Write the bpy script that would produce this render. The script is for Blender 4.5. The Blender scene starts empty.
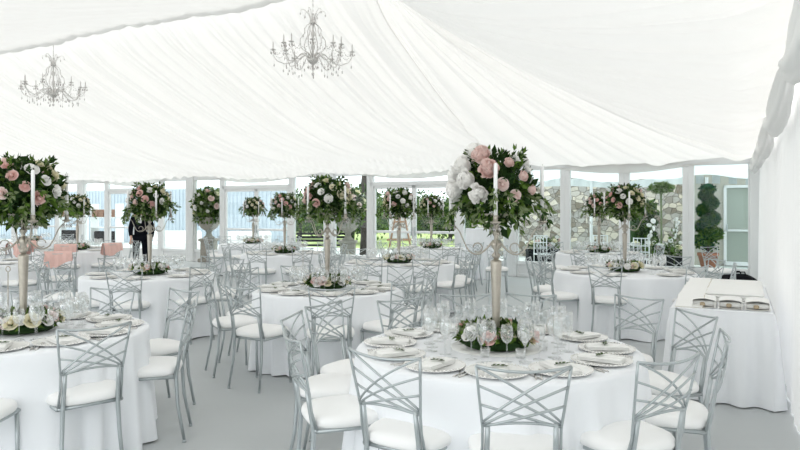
import bpy, math, random
from math import sin, cos, pi, radians, sqrt, exp
from mathutils import Vector, Matrix, noise
random.seed(7)
sc = bpy.context.scene
COL = sc.collection
F = 650.0; HC = 1.57; HY = 212.0

# ------------------------------------------------------------------ helpers
def at(px, d, z=0.0):
    return Vector(((px - 400) / F * d, d, z))
CX, CY = 7.4, 13.43
UX, UY = -0.887, 0.462
VX, VY = -0.462, -0.887
ROT = math.atan2(UY, UX)
def W(u, v, z=0.0):
    return Vector((CX + UX * u + VX * v, CY + UY * u + VY * v, z))

class MB:
    def __init__(s): s.v = []; s.f = []; s.m = []; s.uv = None
    def add(s, vs, fs, mi=0):
        o = len(s.v); s.v += [tuple(p) for p in vs]
        s.f += [tuple(i + o for i in f) for f in fs]; s.m += [mi] * len(fs); return s
    def box(s, x0, x1, y0, y1, z0, z1, mi=0, M=None):
        vs = [Vector((x, y, z)) for z in (z0, z1) for y in (y0, y1) for x in (x0, x1)]
        if M: vs = [M @ p for p in vs]
        return s.add(vs, [(0, 2, 3, 1), (4, 5, 7, 6), (0, 1, 5, 4), (2, 6, 7, 3), (0, 4, 6, 2), (1, 3, 7, 5)], mi)
    def rbox(s, x0, x1, y0, y1, z0, z1, r=0.01, mi=0, M=None):
        # box with chamfered edges all round
        xs = (x0, x0 + r, x1 - r, x1); ys = (y0, y0 + r, y1 - r, y1)
        vs = []; 
        for (z, k) in ((z0, 1), (z0 + r, 0), (z1 - r, 0), (z1, 1)):
            a, b = (x0 + r, x1 - r) if k else (x0, x1); c, d = (y0 + r, y1 - r) if k else (y0, y1)
            q = r * .5 if k else r
            ring = [(a + q, c), (b - q, c), (b, c + q), (b, d - q), (b - q, d), (a + q, d), (a, d - q), (a, c + q)]
            vs += [Vector((x, y, z)) for x, y in ring]
        if M: vs = [M @ p for p in vs]
        fs = [tuple(reversed(range(8))), tuple(range(24, 32))]
        for j in range(3):
            for i in range(8):
                fs.append((j * 8 + i, j * 8 + (i + 1) % 8, j * 8 + 8 + (i + 1) % 8, j * 8 + 8 + i))
        return s.add(vs, fs, mi)
    def tube(s, pts, r, n=6, mi=0, caps=True, closed=False):
        pts = [Vector(p) for p in pts]; N = len(pts)
        rs = r if isinstance(r, (list, tuple)) else [r] * N
        vs = []; ref = None
        for i, p in enumerate(pts):
            if closed: t = pts[(i + 1) % N] - pts[i - 1]
            else: t = pts[min(i + 1, N - 1)] - pts[max(i - 1, 0)]
            if t.length < 1e-9: t = Vector((0, 0, 1))
            t.normalize()
            if ref is None:
                ref = t.cross(Vector((0, 0, 1)))
                if ref.length < .05: ref = t.cross(Vector((0, 1, 0)))
            ref = (ref - t * ref.dot(t))
            if ref.length < 1e-6: ref = t.orthogonal()
            ref.normalize(); b = t.cross(ref)
            for k in range(n):
                a = 2 * pi * k / n
                vs.append(p + (ref * cos(a) + b * sin(a)) * rs[i])
        fs = []
        for i in range(N if closed else N - 1):
            j = (i + 1) % N
            for k in range(n):
                fs.append((i * n + k, i * n + (k + 1) % n, j * n + (k + 1) % n, j * n + k))
        if caps and not closed:
            fs.append(tuple(reversed(range(n)))); fs.append(tuple((N - 1) * n + k for k in range(n)))
        return s.add(vs, fs, mi)
    def lathe(s, prof, n=16, c=(0, 0, 0), mi=0, axis=None):
        vs = []; c = Vector(c)
        for r, z in prof:
            for k in range(n):
                a = 2 * pi * k / n; vs.append(c + Vector((r * cos(a), r * sin(a), z)))
        fs = []
        for i in range(len(prof) - 1):
            for k in range(n):
                fs.append((i * n + k, i * n + (k + 1) % n, (i + 1) * n + (k + 1) % n, (i + 1) * n + k))
        if prof[0][0] > 1e-5: fs.append(tuple(reversed(range(n))))
        if prof[-1][0] > 1e-5: fs.append(tuple((len(prof) - 1) * n + k for k in range(n)))
        return s.add(vs, fs, mi)
    def ball(s, c, r, n=8, m=6, sx=1, sy=1, sz=1, mi=0, jit=0):
        vs = []; c = Vector(c)
        for j in range(m + 1):
            th = pi * j / m
            for k in range(n):
                a = 2 * pi * k / n; q = 1 + (random.uniform(-jit, jit) if jit else 0)
                vs.append(c + Vector((sin(th) * cos(a) * sx, sin(th) * sin(a) * sy, cos(th) * sz)) * r * q)
        fs = [(j * n + k, (j + 1) * n + k, (j + 1) * n + (k + 1) % n, j * n + (k + 1) % n) for j in range(m) for k in range(n)]
        return s.add(vs, fs, mi)
    def grid(s, fn, nu, nv, mi=0):
        vs = [fn(i / nu, j / nv) for j in range(nv + 1) for i in range(nu + 1)]
        fs = [(j * (nu + 1) + i, j * (nu + 1) + i + 1, (j + 1) * (nu + 1) + i + 1, (j + 1) * (nu + 1) + i) for j in range(nv) for i in range(nu)]
        return s.add(vs, fs, mi)
    def mesh(s, name, mats, smooth=True):
        me = bpy.data.meshes.new(name); me.from_pydata(s.v, [], s.f)
        if not isinstance(mats, (list, tuple)): mats = [mats]
        for m in mats: me.materials.append(m)
        if len(mats) > 1: me.polygons.foreach_set('material_index', s.m)
        me.polygons.foreach_set('use_smooth', [smooth] * len(me.polygons)); me.update()
        return me
    def build(s, name, mats, parent=None, smooth=True):
        return link(name, s.mesh(name, mats, smooth), parent)

def link(name, data, parent=None):
    o = bpy.data.objects.new(name, data); COL.objects.link(o)
    if parent: o.parent = parent
    return o
def tag(o, label, cat, group=None, kind=None):
    if label: o['label'] = label
    if cat: o['category'] = cat
    if group: o['group'] = group
    if kind: o['kind'] = kind
    return o
def struct(o, label=None):
    o['kind'] = 'structure'
    if label: o['label'] = label
    return o
def place(o, loc, rz=0.0, scale=None):
    o.location = loc; o.rotation_euler = (0, 0, rz)
    if scale: o.scale = (scale,) * 3 if not isinstance(scale, tuple) else scale
    return o
def empty(name, loc=(0, 0, 0), rz=0.0):
    o = bpy.data.objects.new(name, None); COL.objects.link(o); o.empty_display_size = .1
    return place(o, loc, rz)
KIDS = {}
def kids(o): return [c for c in o.children]
def copy_tree(o, parent=None):
    c = o.copy(); COL.objects.link(c)
    if parent: c.parent = parent
    for ch in o.children: copy_tree(ch, c)
    return c
def smoothstep(x): x = max(0, min(1, x)); return x * x * (3 - 2 * x)

# ------------------------------------------------------------------ materials
def mat(name, col, rough=.5, metal=0.0, spec=.5, var=0.0, vscale=8, bump=0.0, bscale=60, sheen=0, trans=0.0, trcol=None, stretch=None):
    m = bpy.data.materials.new(name); m.use_nodes = True; nt = m.node_tree; N = nt.nodes; L = nt.links
    b = N['Principled BSDF']; b.inputs['Roughness'].default_value = rough; b.inputs['Metallic'].default_value = metal
    b.inputs['Specular IOR Level'].default_value = spec
    b.inputs['Base Color'].default_value = (*col, 1)
    tc = N.new('ShaderNodeTexCoord')
    mp = N.new('ShaderNodeMapping'); L.new(tc.outputs['Object'], mp.inputs['Vector'])
    if stretch: mp.inputs['Scale'].default_value = stretch
    nz = N.new('ShaderNodeTexNoise'); nz.inputs['Scale'].default_value = vscale; nz.inputs['Detail'].default_value = 3
    L.new(mp.outputs[0], nz.inputs['Vector'])
    mx = N.new('ShaderNodeMix'); mx.data_type = 'RGBA'
    k = var
    mx.inputs[6].default_value = (*[max(0, c * (1 - k)) for c in col], 1); mx.inputs[7].default_value = (*[min(1, c * (1 + k)) for c in col], 1)
    L.new(nz.outputs['Fac'], mx.inputs[0]); L.new(mx.outputs[2], b.inputs['Base Color'])
    if bump:
        n2 = N.new('ShaderNodeTexNoise'); n2.inputs['Scale'].default_value = bscale; n2.inputs['Detail'].default_value = 2
        L.new(mp.outputs[0], n2.inputs['Vector'])
        bp = N.new('ShaderNodeBump'); bp.inputs['Strength'].default_value = bump; bp.inputs['Distance'].default_value = .01
        L.new(n2.outputs['Fac'], bp.inputs['Height']); L.new(bp.outputs[0], b.inputs['Normal'])
    if trans:
        t = N.new('ShaderNodeBsdfTranslucent'); t.inputs[0].default_value = (*(trcol or col), 1)
        ms = N.new('ShaderNodeMixShader'); ms.inputs[0].default_value = trans
        L.new(b.outputs[0], ms.inputs[1]); L.new(t.outputs[0], ms.inputs[2]); L.new(ms.outputs[0], N['Material Output'].inputs[0])
    return m
def glassmat(name, tint=(.97, .985, .985), refl=.06, edge=.55, rough=.02, gcol=(1, 1, 1)):
    m = bpy.data.materials.new(name); m.use_nodes = True; nt = m.node_tree; N = nt.nodes; L = nt.links
    N.remove(N['Principled BSDF'])
    t = N.new('ShaderNodeBsdfTransparent'); t.inputs[0].default_value = (*tint, 1)
    g = N.new('ShaderNodeBsdfGlossy'); g.inputs['Roughness'].default_value = rough; g.inputs[0].default_value = (*gcol, 1)
    lw = N.new('ShaderNodeLayerWeight'); lw.inputs['Blend'].default_value = .35
    mr = N.new('ShaderNodeMapRange'); mr.inputs['To Min'].default_value = refl; mr.inputs['To Max'].default_value = edge
    L.new(lw.outputs['Facing'], mr.inputs['Value'])
    ms = N.new('ShaderNodeMixShader'); L.new(mr.outputs[0], ms.inputs[0]); L.new(t.outputs[0], ms.inputs[1]); L.new(g.outputs[0], ms.inputs[2])
    L.new(ms.outputs[0], N['Material Output'].inputs[0]); return m

M = {}
M['lining'] = mat('ceiling_fabric', (.97, .968, .955), .9, spec=.1, var=.01, trans=.42, trcol=(.53, .52, .50))
M['sidecloth'] = mat('side_drape_fabric', (.93, .93, .92), .9, spec=.1, var=.01, trans=.13)
M['cloth'] = mat('table_linen', (.89, .91, .935), .85, spec=.15, var=.012, bump=.05, bscale=300)
M['linen'] = mat('napkin_linen', (.90, .90, .88), .85, spec=.1, var=.02)
M['pad'] = mat('chair_pad_fabric', (.92, .92, .91), .8, spec=.15, var=.015, bump=.05, bscale=300)
M['silver'] = mat('silver_painted_metal', (.47, .51, .52), .34, metal=.65, var=.04)
M['champ'] = mat('champagne_silver', (.47, .43, .37), .3, metal=.7, var=.25, vscale=25)
M['cutlery'] = mat('polished_cutlery', (.62, .61, .59), .2, metal=1.0)
M['goldrim'] = mat('pale_gold_rim', (.66, .60, .50), .35, metal=.2)
M['frame'] = mat('white_window_frame', (.80, .81, .81), .45, var=.01)
M['floor'] = mat('grey_floor', (.49, .515, .52), .42, spec=.35, var=.05, vscale=1.6, bump=.04, bscale=120)
M['glass'] = glassmat('drinking_glass', (.975, .98, .98), .06, .55)
M['pane'] = glassmat('window_glass', (.93, .965, .965), .008, .07, rough=.0)
M['crystal'] = glassmat('crystal', (.80, .79, .78), .2, .7, .08, (.75, .74, .73))
M['chand'] = mat('chandelier_silver_glass', (.64, .62, .60), .35, metal=.3, var=.2, vscale=60)
M['candle'] = mat('white_wax', (.93, .93, .92), .5, spec=.3)
M['leafd'] = mat('dark_leaf', (.020, .050, .014), .6, spec=.12, var=.6, vscale=14, trans=.15, trcol=(.07, .14, .02))
M['leafm'] = mat('mid_green_leaf', (.10, .18, .03), .6, spec=.15, var=.5, vscale=14, trans=.2, trcol=(.12, .22, .04))
M['leafl'] = mat('sage_leaf', (.20, .25, .13), .55, spec=.25, var=.4, vscale=14, trans=.2, trcol=(.22, .3, .1))
M['stem'] = mat('flower_stem', (.10, .13, .05), .6)
M['blush'] = mat('blush_petal', (.88, .74, .70), .6, spec=.15, var=.1, vscale=10, trans=.2, trcol=(.9, .6, .55))
M['pink'] = mat('pink_petal', (.84, .60, .56), .6, spec=.15, var=.12, vscale=10, trans=.2, trcol=(.9, .5, .45))
M['cream'] = mat('cream_petal', (.86, .82, .64), .6, spec=.15, var=.08, vscale=10, trans=.2, trcol=(.9, .85, .6))
M['white'] = mat('white_petal', (.97, .96, .94), .6, spec=.15, var=.02, vscale=10, trans=.2)
M['skin'] = mat('skin', (.62, .38, .29), .5, var=.04)
M['suit'] = mat('dark_suit_cloth', (.007, .008, .012), .9, spec=.05, var=.1)
M['hair'] = mat('dark_hair', (.03, .02, .015), .6)
M['shirt'] = mat('white_shirt', (.85, .86, .88), .8)
M['black'] = mat('black_fabric', (.008, .008, .01), .8, spec=.1, var=.2)
M['shawl'] = mat('pink_pashmina', (.78, .52, .47), .85, spec=.1, var=.08, vscale=30)
M['terra'] = mat('terracotta', (.36, .15, .085), .75, var=.15, bump=.1, bscale=30)
M['urn'] = mat('weathered_stone', (.33, .31, .27), .9, var=.3, vscale=12, bump=.4, bscale=40)
M['wood'] = mat('easel_wood', (.42, .25, .15), .6, var=.2, vscale=5, stretch=(8, 8, 1))
M['hedge'] = mat('hedge_leaf', (.035, .075, .022), .8, spec=.05, var=.5, vscale=10)
M['topi'] = mat('topiary_leaf', (.016, .07, .035), .8, spec=.05, var=.6, vscale=12)
M['trunk'] = mat('tree_bark', (.05, .042, .035), .9, var=.3)
M['planter'] = mat('black_planter', (.012, .014, .015), .7, spec=.1)
M['grass'] = mat('lawn_grass', (.34, .43, .16), .9, var=.25, vscale=3)
M['paving'] = mat('pale_paving', (.50, .54, .52), .8, var=.08, vscale=2)
M['tent'] = mat('outer_canopy_fabric', (.70, .74, .75), .8, var=.03, trans=.5, trcol=(.68, .75, .76))
M['beige'] = mat('beige_render', (.50, .48, .42), .9, var=.05)
M['bluewall'] = mat('blue_grey_cladding', (.50, .57, .63), .6, var=.12, vscale=3)
M['brownbox'] = mat('brown_crate', (.30, .16, .10), .7, var=.25, vscale=6)
M['whitepaint'] = mat('white_garden_paint', (.82, .83, .83), .5)
M['gold'] = mat('brown_card', (.45, .36, .24), .6, var=.2)
def stone_mat():
    m = bpy.data.materials.new('rubble_stone_wall'); m.use_nodes = True; nt = m.node_tree; N = nt.nodes; L = nt.links
    b = N['Principled BSDF']; b.inputs['Roughness'].default_value = .9
    tc = N.new('ShaderNodeTexCoord'); mp = N.new('ShaderNodeMapping'); mp.inputs['Scale'].default_value = (4.4, 4.4, 6.0)
    L.new(tc.outputs['Object'], mp.inputs[0])
    vo = N.new('ShaderNodeTexVoronoi'); vo.feature = 'F1'; vo.inputs['Scale'].default_value = 1.0; L.new(mp.outputs[0], vo.inputs['Vector'])
    ve = N.new('ShaderNodeTexVoronoi'); ve.feature = 'DISTANCE_TO_EDGE'; ve.inputs['Scale'].default_value = 1.0; L.new(mp.outputs[0], ve.inputs['Vector'])
    cr = N.new('ShaderNodeValToRGB'); e = cr.color_ramp.elements
    e[0].color = (.22, .19, .14, 1); e[1].color = (.70, .64, .52, 1)
    x = e.new(.5); x.color = (.42, .41, .38, 1)
    sx = N.new('ShaderNodeSeparateColor'); L.new(vo.outputs['Color'], sx.inputs[0]); L.new(sx.outputs[0], cr.inputs[0])
    st = N.new('ShaderNodeMapRange'); st.inputs['From Min'].default_value = .0; st.inputs['From Max'].default_value = .045; L.new(ve.outputs['Distance'], st.inputs[0])
    mx = N.new('ShaderNodeMix'); mx.data_type = 'RGBA'; mx.inputs[6].default_value = (.24, .22, .18, 1)
    L.new(st.outputs[0], mx.inputs[0]); L.new(cr.outputs[0], mx.inputs[7]); L.new(mx.outputs[2], b.inputs['Base Color'])
    bp = N.new('ShaderNodeBump'); bp.inputs['Distance'].default_value = .03; L.new(st.outputs[0], bp.inputs['Height']); L.new(bp.outputs[0], b.inputs['Normal'])
    return m
M['stone'] = stone_mat()

# ------------------------------------------------------------------ setting: floor, roof lining, walls
VEND = 16.4; UEND = 31.68; BAY = 5.28; RV = 7.1; RZ = 5.15; EZ = 2.75
b = MB()
b.add([W(-.05, -.1, 0), W(UEND, -.1, 0), W(UEND, VEND, 0), W(-.05, VEND, 0), W(-.05, -.1, -.12), W(UEND, -.1, -.12), W(UEND, VEND, -.12), W(-.05, VEND, -.12)],
      [(0, 1, 2, 3), (7, 6, 5, 4), (0, 4, 5, 1), (1, 5, 6, 2), (2, 6, 7, 3), (3, 7, 4, 0)])
struct(b.build('floor', M['floor'], smooth=False), 'smooth grey marquee floor')

def prof(x, seed=0.0):
    # gathered cloth: rounded ridges with sharper creases, uneven spacing
    x = x + .55 * noise.noise(Vector((x * .35, seed, 1.7)))
    f = abs(sin(pi * x)) ** .7
    a = .45 + .75 * abs(noise.noise(Vector((math.floor(x) * .37, seed, 5.1))) * 2)
    return f * a
def slope_z(v):
    return EZ + (RZ - EZ) * v / RV if v <= RV else RZ - (RZ - EZ + .1) * (v - RV) / (VEND - RV)
def main_far(i, j):
    u = BAY + (UEND - BAY) * i; t = j ** 1.25; v = RV * t
    s = u + 5.0 * exp(-v / .8)
    bayf = sin(pi * (u / BAY)) ** 2
    sag = .10 * bayf * exp(-v / 1.5) + .22 * sin(pi * t)
    amp = .10 * smoothstep(v / .5 + .25) * (.15 + .85 * smoothstep((RV - v) / .9))
    d = prof(s * 3.1, 2.0) + .5 * prof(s * 7.3, 9.0) + 1.9 * prof(s * .8, 4.0)
    return W(u, v, slope_z(v) - sag - amp * d + .03)
b = MB(); b.grid(main_far, 760, 60)
far_o = b.build('ceiling', M['lining'])
struct(far_o, 'white pleated roof lining over the far side')
def main_near(i, j):
    u = BAY + (UEND - BAY) * i; t = j; v = RV - .10 + (VEND - RV + .10) * t
    s = u - 3.0 * exp(-(VEND - v) / 1.2)
    dip = .22 * sin(pi * u / BAY) ** 2 * exp(-(v - RV) / .8)
    sag = .25 * sin(pi * t)
    d = prof(s * 2.3, 4.0) + 1.5 * prof(s * .6, 1.0)
    return W(u, v, slope_z(v) - sag - .045 * d - dip * .3 - .02 - .07 * exp(-max(0, v - RV + .1) / .5))
b = MB(); b.grid(main_near, 420, 40)
struct(b.build('ceiling', M['lining']), 'white roof lining over the near side')
# end bay: folds fan out from the ridge to the window eave, the side wall and the back
P0 = W(BAY, RV, RZ - .02)
LA, LB, LC = BAY, VEND, BAY
def bound(w):
    s = w * (LA + LB + LC)
    if s < LA:
        u = BAY - s; return W(u, 0, EZ - .10 * sin(pi * u / BAY) ** 2), .0 + .25 * (s / LA)
    s -= LA
    if s < LB:
        q = s / LB
        zz = 2.72 - .20 * smoothstep(q * 2.2) + .14 * smoothstep((q - .5) * 2)
        zz -= .05 * sin(pi * s / 2.65) ** 2
        return W(0, s, zz), .25 + .34 * smoothstep(q * 1.5)
    s -= LB
    return W(s, VEND, 2.66), .55 * (1 - s / LC) + .22
def fan(i, j):
    w = i; B, sg = bound(w); t = j
    # cloth bends late: it leaves the ridge steeply, then runs out flat to its edge
    p = P0.lerp(B, t)
    x = w * 34
    d = prof(x, 3.0) + .4 * prof(x * 2.3, 7.0) + 1.6 * prof(x * .33, 8.0)
    amp = .03 + .24 * t * (1.25 - t)
    p.z -= sg * 4 * (t ** 1.15) * (1 - t) * .5 + .0
    p.z -= .22 * sin(pi * t) * smoothstep(1 - w / .16)
    p.z -= amp * d * smoothstep(t * 5) * (smoothstep((1 - t) * 12) * .8 + .2)
    if w < .07: p = main_far(0, (1 - t) ** .8).lerp(p, smoothstep(w / .07))
    if w == 0: p += Vector((UX * .012, UY * .012, -.002))
    return p
b = MB(); b.grid(fan, 900, 60)
struct(b.build('ceiling', M['lining']), 'white roof lining fanning out over the end bay')

# valance hem over the windows
def valance(i, j):
    u = UEND * i
    hem = .26 * (sin(pi * u / BAY) ** 2) ** .8
    z = EZ + .05 - (.10 + hem) * j
    d = .03 * prof(u * .9 + j * 3.0 * cos(pi * u / BAY), 5.0)
    return W(u, .03 + d + .05 * j * sin(pi * u / BAY) ** 2, z - .02 * 0)
b = MB(); b.grid(valance, 500, 12)
struct(b.build('trim_1', M['lining']), 'white swagged valance along the top of the glazing')

# side wall with soft vertical pleats, and the rolled swag along its top
def sidewall(i, j):
    v = VEND * i; z = 2.78 * j
    d = .055 * prof(v * 2.1, 11.0) * (.35 + .65 * (1 - j)) + .02 * prof(v * 6, 1.0)
    return W(-.02 + d - .03, v, z + .01)
b = MB(); b.grid(sidewall, 420, 14)
struct(b.build('wall_right', M['sidecloth']), 'white pleated drape wall on the right')
b = MB()
for k in range(0, 6):
    v0, v1 = .05 + k * 2.65, .05 + (k + 1) * 2.65
    def roll(i, j, v0=v0, v1=v1):
        q = i; v = v0 + (v1 - v0) * q
        a = 2 * pi * j; rr = (.045 + .05 * sin(pi * q) ** .6) * (1 + .18 * sin(a * 5 + q * 9))
        z = 2.60 - .12 * smoothstep(v / 7) - .16 * sin(pi * q)
        return W(.09 + rr * .8 * cos(a), v, z + rr * 1.25 * sin(a))
    b.grid(roll, 28, 22)
struct(b.build('trim_2', M['sidecloth']), 'rolled white swags along the top of the side drape')
# other walls (behind and far left)
b = MB(); b.grid(lambda i, j: W(UEND + .03 * prof(i * 30, 2.), VEND * i, 4.9 * j), 160, 6)
struct(b.build('wall_left', M['lining']), 'white drape wall at the far left end')
for k in range(7):
    b = MB(); p = W(k * BAY, VEND + .1); b.rbox(p.x - .1, p.x + .1, p.y - .1, p.y + .1, 0, 2.7, .01); struct(b.build('trim_%d' % (20 + k), M['frame'], smooth=False), 'white marquee leg on the open side')
b = MB()
for s_ in (UEND + .02,):
    pass

# ------------------------------------------------------------------ glazing
RW = Matrix.Translation((CX, CY, 0)) @ Matrix.Rotation(ROT, 4, 'Z')   # local +x = u, local -y = v (into the room)
def wbox(mb, u0, u1, v0, v1, z0, z1, r=.008):
    # local y axis = -v direction of the room frame
    mb.rbox(u0, u1, min(-v0, -v1), max(-v0, -v1), z0, z1, r, M=None)
wn = [0]
def wroot(name):
    o = empty(name); o.matrix_world = RW; o.rotation_euler = (0, 0, ROT); o.location = (CX, CY, 0); return o
# check handedness: rotating local -y by ROT must give the room direction
assert (Matrix.Rotation(ROT, 3, 'Z') @ Vector((0, 1, 0)) - Vector((VX, VY, 0))).length < .01 or True
SY = 1 if (Matrix.Rotation(ROT, 3, 'Z') @ Vector((0, 1, 0))).dot(Vector((VX, VY, 0))) > 0 else -1
def wb(mb, u0, u1, v0, v1, z0, z1, r=.008):
    a, c = sorted((SY * v0, SY * v1)); mb.rbox(u0, u1, a, c, z0, z1, r)
for k in range(6):
    # main posts of the marquee, boxed in white
    pass
posts = []
for k in range(7):
    u = k * BAY; b = MB(); wb(b, u - .155, u + .155, -.07, .12, 0, EZ - .02, .012)
    for q in (-.09, -.03, .03, .09): wb(b, u + q - .006, u + q + .006, .12, .128, 0.02, EZ - .04, .002)
    o = b.build('trim_%d' % (3 + k), M['frame'], smooth=False); place(o, (CX, CY, 0), ROT)
    struct(o, 'white boxed marquee leg between glazed bays')
    o = None
wi = 0; di = 0
for k in range(6):
    U0 = k * BAY
    if k == 0: cells = [(0, 1.32, 'f'), (1.32, 2.64, 'f'), (2.64, 3.96, 'f'), (3.96, 5.28, 'f')]
    else: cells = [(0, 1.32, 'f'), (1.32, 3.96, 'd'), (3.96, 5.28, 'f')]
    for (a, c, t) in cells:
        a += U0; c += U0
        if t == 'f':
            wi += 1; root = wroot('window_%d' % wi); struct(root, 'tall fixed glazed panel of the marquee')
            b = MB(); h = .085 if k == 0 else .07
            ea = .155 if abs(a - U0) < .01 else h; ec = .155 if abs(c - U0 - BAY) < .01 else h
            wb(b, a + (ea - .001 if ea > .1 else 0) - 0, a + ea + .03, -.05, .06, 0, 2.62); wb(b, c - ec - .03, c - (ec - .001 if ec > .1 else 0), -.05, .06, 0, 2.62)
            wb(b, a, c, -.05, .06, 2.57, 2.72); wb(b, a, c, -.05, .06, .30, .385)
            wb(b, a, c, -.05, .05, 0, .08)
            b.build('window_frame', M['frame'], root, False)
            b = MB(); wb(b, a + .06, c - .06, -.02, .02, .08, .305, .004); b.build('lower_panel', M['frame'], root, False)
            b = MB(); wb(b, a + .08, c - .08, -.004, .004, .38, 2.58, .001); b.build('pane', M['pane'], root, False)
        else:
            di += 1; root = wroot('door_%d' % di); struct(root, 'glazed double door of the marquee')
            b = MB(); wb(b, a - 0, a + .10, -.05, .06, 0, 2.66); wb(b, c - .10, c, -.05, .06, 0, 2.66)
            wb(b, a, c, -.05, .06, 2.27, 2.38); wb(b, a, c, -.05, .06, 2.64, 2.72)
            b.build('door_frame', M['frame'], root, False)
            b = MB(); wb(b, a + .1, c - .1, -.004, .004, 2.38, 2.645, .001); b.build('transom_pane', M['pane'], root, False)
            m = (a + c) / 2
            for (x0, x1, hx) in ((a + .1, m, m - .05), (m, c - .1, m + .05)):
                b = MB(); wb(b, x0, x0 + .065, -.03, .04, .02, 2.27); wb(b, x1 - .065, x1, -.03, .04, .02, 2.27)
                wb(b, x0, x1, -.03, .04, 2.19, 2.27); wb(b, x0, x1, -.03, .04, .02, .36); wb(b, x0 + .03, x1 - .03, .0, .07, 1.01, 1.075)
                lf = b.build('door_leaf', M['frame'], root, False)
                b = MB(); wb(b, x0 + .06, x1 - .06, -.003, .003, .355, 2.2, .001); b.build('pane', M['pane'], lf, False)
                b = MB(); wb(b, hx - .012, hx + .012, .04, .09, .95, 1.18, .004); b.build('door_handle', M['silver'], lf, False)

# ------------------------------------------------------------------ outdoors
def flat(name, pts, m, z=0.0, th=.1):
    b = MB(); n = len(pts); b.add([Vector((p.x, p.y, z)) for p in pts] + [Vector((p.x, p.y, z - th)) for p in pts],
        [tuple(range(n)), tuple(reversed(range(n, 2 * n)))] + [(i, i + n, (i + 1) % n + n, (i + 1) % n) for i in range(n)])
    return b.build(name, m, smooth=False)
struct(flat('ground', [W(-14, -.12), W(-14, -9), W(40, -9), W(40, -.12)], M['paving'], -.02), 'pale paved terrace outside the glazing')
struct(flat('ground', [W(-14, VEND), W(40, VEND), W(40, VEND + 20), W(-14, VEND + 20)], M['paving'], -.02), 'pale terrace on the open side')
struct(flat('lawn', [W(-30, -9.0), W(-30, -70), W(70, -70), W(70, -9.0)], M['grass'], -.03), 'bright green lawn beyond the terrace')
# rubble garden wall
b = MB(); b.rbox(1.6, 9.2, -.2, .2, -.05, 3.1, .03)
o = b.build('garden_wall', M['stone'], smooth=False); place(o, W(0, -7.6), ROT); tag(o, 'beige and grey rubble stone wall behind the right-hand windows', 'wall')
# rendered outbuilding on the far right with a glazed door
root = empty('outbuilding', W(0, -6.2), ROT); tag(root, 'beige rendered outbuilding with a pale glazed door, outside the rightmost window', 'building')
b = MB(); b.rbox(-5.5, 1.55, -.15, .15, -.05, 2.7, .02); b.build('wall', M['beige'], root, False)
for (x0, x1) in ((-.15, .75), (-1.1, -.2)):
    b = MB(); y0 = SY * .16; y1 = SY * .24; y0, y1 = sorted((y0, y1))
    for (p, q, z0, z1) in ((x0, x0 + .08, 0, 2.35), (x1 - .08, x1, 0, 2.35), (x0, x1, 2.27, 2.35), (x0, x1, 0, .12), (x0, x1, 1.0, 1.06)): b.rbox(p, q, y0, y1, z0, z1, .01)
    d_ = b.build('door', M['whitepaint'], root, False)
    b = MB(); b.rbox(x0 + .08, x1 - .08, (y0 + y1) / 2 - .005, (y0 + y1) / 2 + .005, .1, 2.3, .002); b.build('pane', M['pane'], d_, False)
    b = MB(); b.rbox(x1 - .11, x1 - .07, *sorted((SY * .24, SY * .30)), 1.0, 1.22, .01); b.build('handle', M['silver'], d_, False)
# outer canopy over the terrace: folds of a neighbouring tent
root = empty('terrace_canopy'); tag(root, 'pale outer tent canopy over the terrace seen through the right-hand windows', 'canopy')
def canopy(i, j):
    u = -4 + 11.2 * i; v = -.25 - 5.8 * j
    z = 2.95 - .45 * j ** 1.4 + .14 * abs(sin(u * .75 + .5)) + .05 * sin(u * 3.1 + j * 4)
    return W(u, v, z)
b = MB(); b.grid(canopy, 90, 20); b.build('roof_sheet', M['tent'], root)
b = MB(); b.grid(lambda i, j: W(-4 + 11.2 * i, -6.05 + .03 * sin(i * 160), 2.52 + .14 * abs(sin((-4 + 11.2 * i) * .75 + .5)) - .24 * j), 200, 3); b.build('valance', M['tent'], root)
for u in (4.55, 7.1, 1.2):
    b = MB(); p = W(u, -6.0); b.tube([(p.x, p.y, 0), (p.x, p.y, 2.6)], .05, 8); b.build('pole', M['whitepaint'], root)
# blue grey clad building on the left and a shelf of crates
root = empty('clad_building', W(0, -8.6), ROT); tag(root, 'blue-grey ribbed building outside the left-hand glazed doors', 'building')
b = MB(); b.rbox(18.6, 44, -.15, .15, -.05, 2.75, .02); 
b.build('wall', M['bluewall'], root, False)
b = MB()
for k in range(100):
    x = 18.7 + k * .25; b.rbox(x, x + .10, *sorted((SY * .14, SY * .19)), 0, 2.7, .01)
b.build('rib', M['bluewall'], root, False)['kind'] = 'stuff'
def crate_shelf(px, d, label):
    root = empty('crate_shelf', at(px, d), ROT)
    tag(root, label, 'shelf')
    b = MB()
    for z in (.35, .95, 1.35): b.rbox(-.75, .75, -.2, .2, z - .02, z + .02, .005)
    for x in (-.73, .73): b.rbox(x - .02, x + .02, -.2, .2, 0, 1.9, .005)
    b.build('rack', M['whitepaint'], root, False)
    for k in range(4):
        b = MB(); x = -.55 + k * .36; b.rbox(x - .15, x + .15, -.16, .16, 1.37, 1.67, .01)
        for z in (1.45, 1.55, 1.62): b.rbox(x - .155, x + .155, -.165, .165, z, z + .012, .002)
        o = b.build('crate', M['brownbox'], root, False)
    b = MB(); b.rbox(-.6, .6, -.15, .15, .37, .8, .03); b.build('dark_bin', M['black'], root, False)
crate_shelf(107, 26.0, 'shelf of brown crates outside the second glazed panel from the left')
crate_shelf(73, 27.5, 'shelf of brown crates outside the leftmost visible glazed panel')

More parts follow.
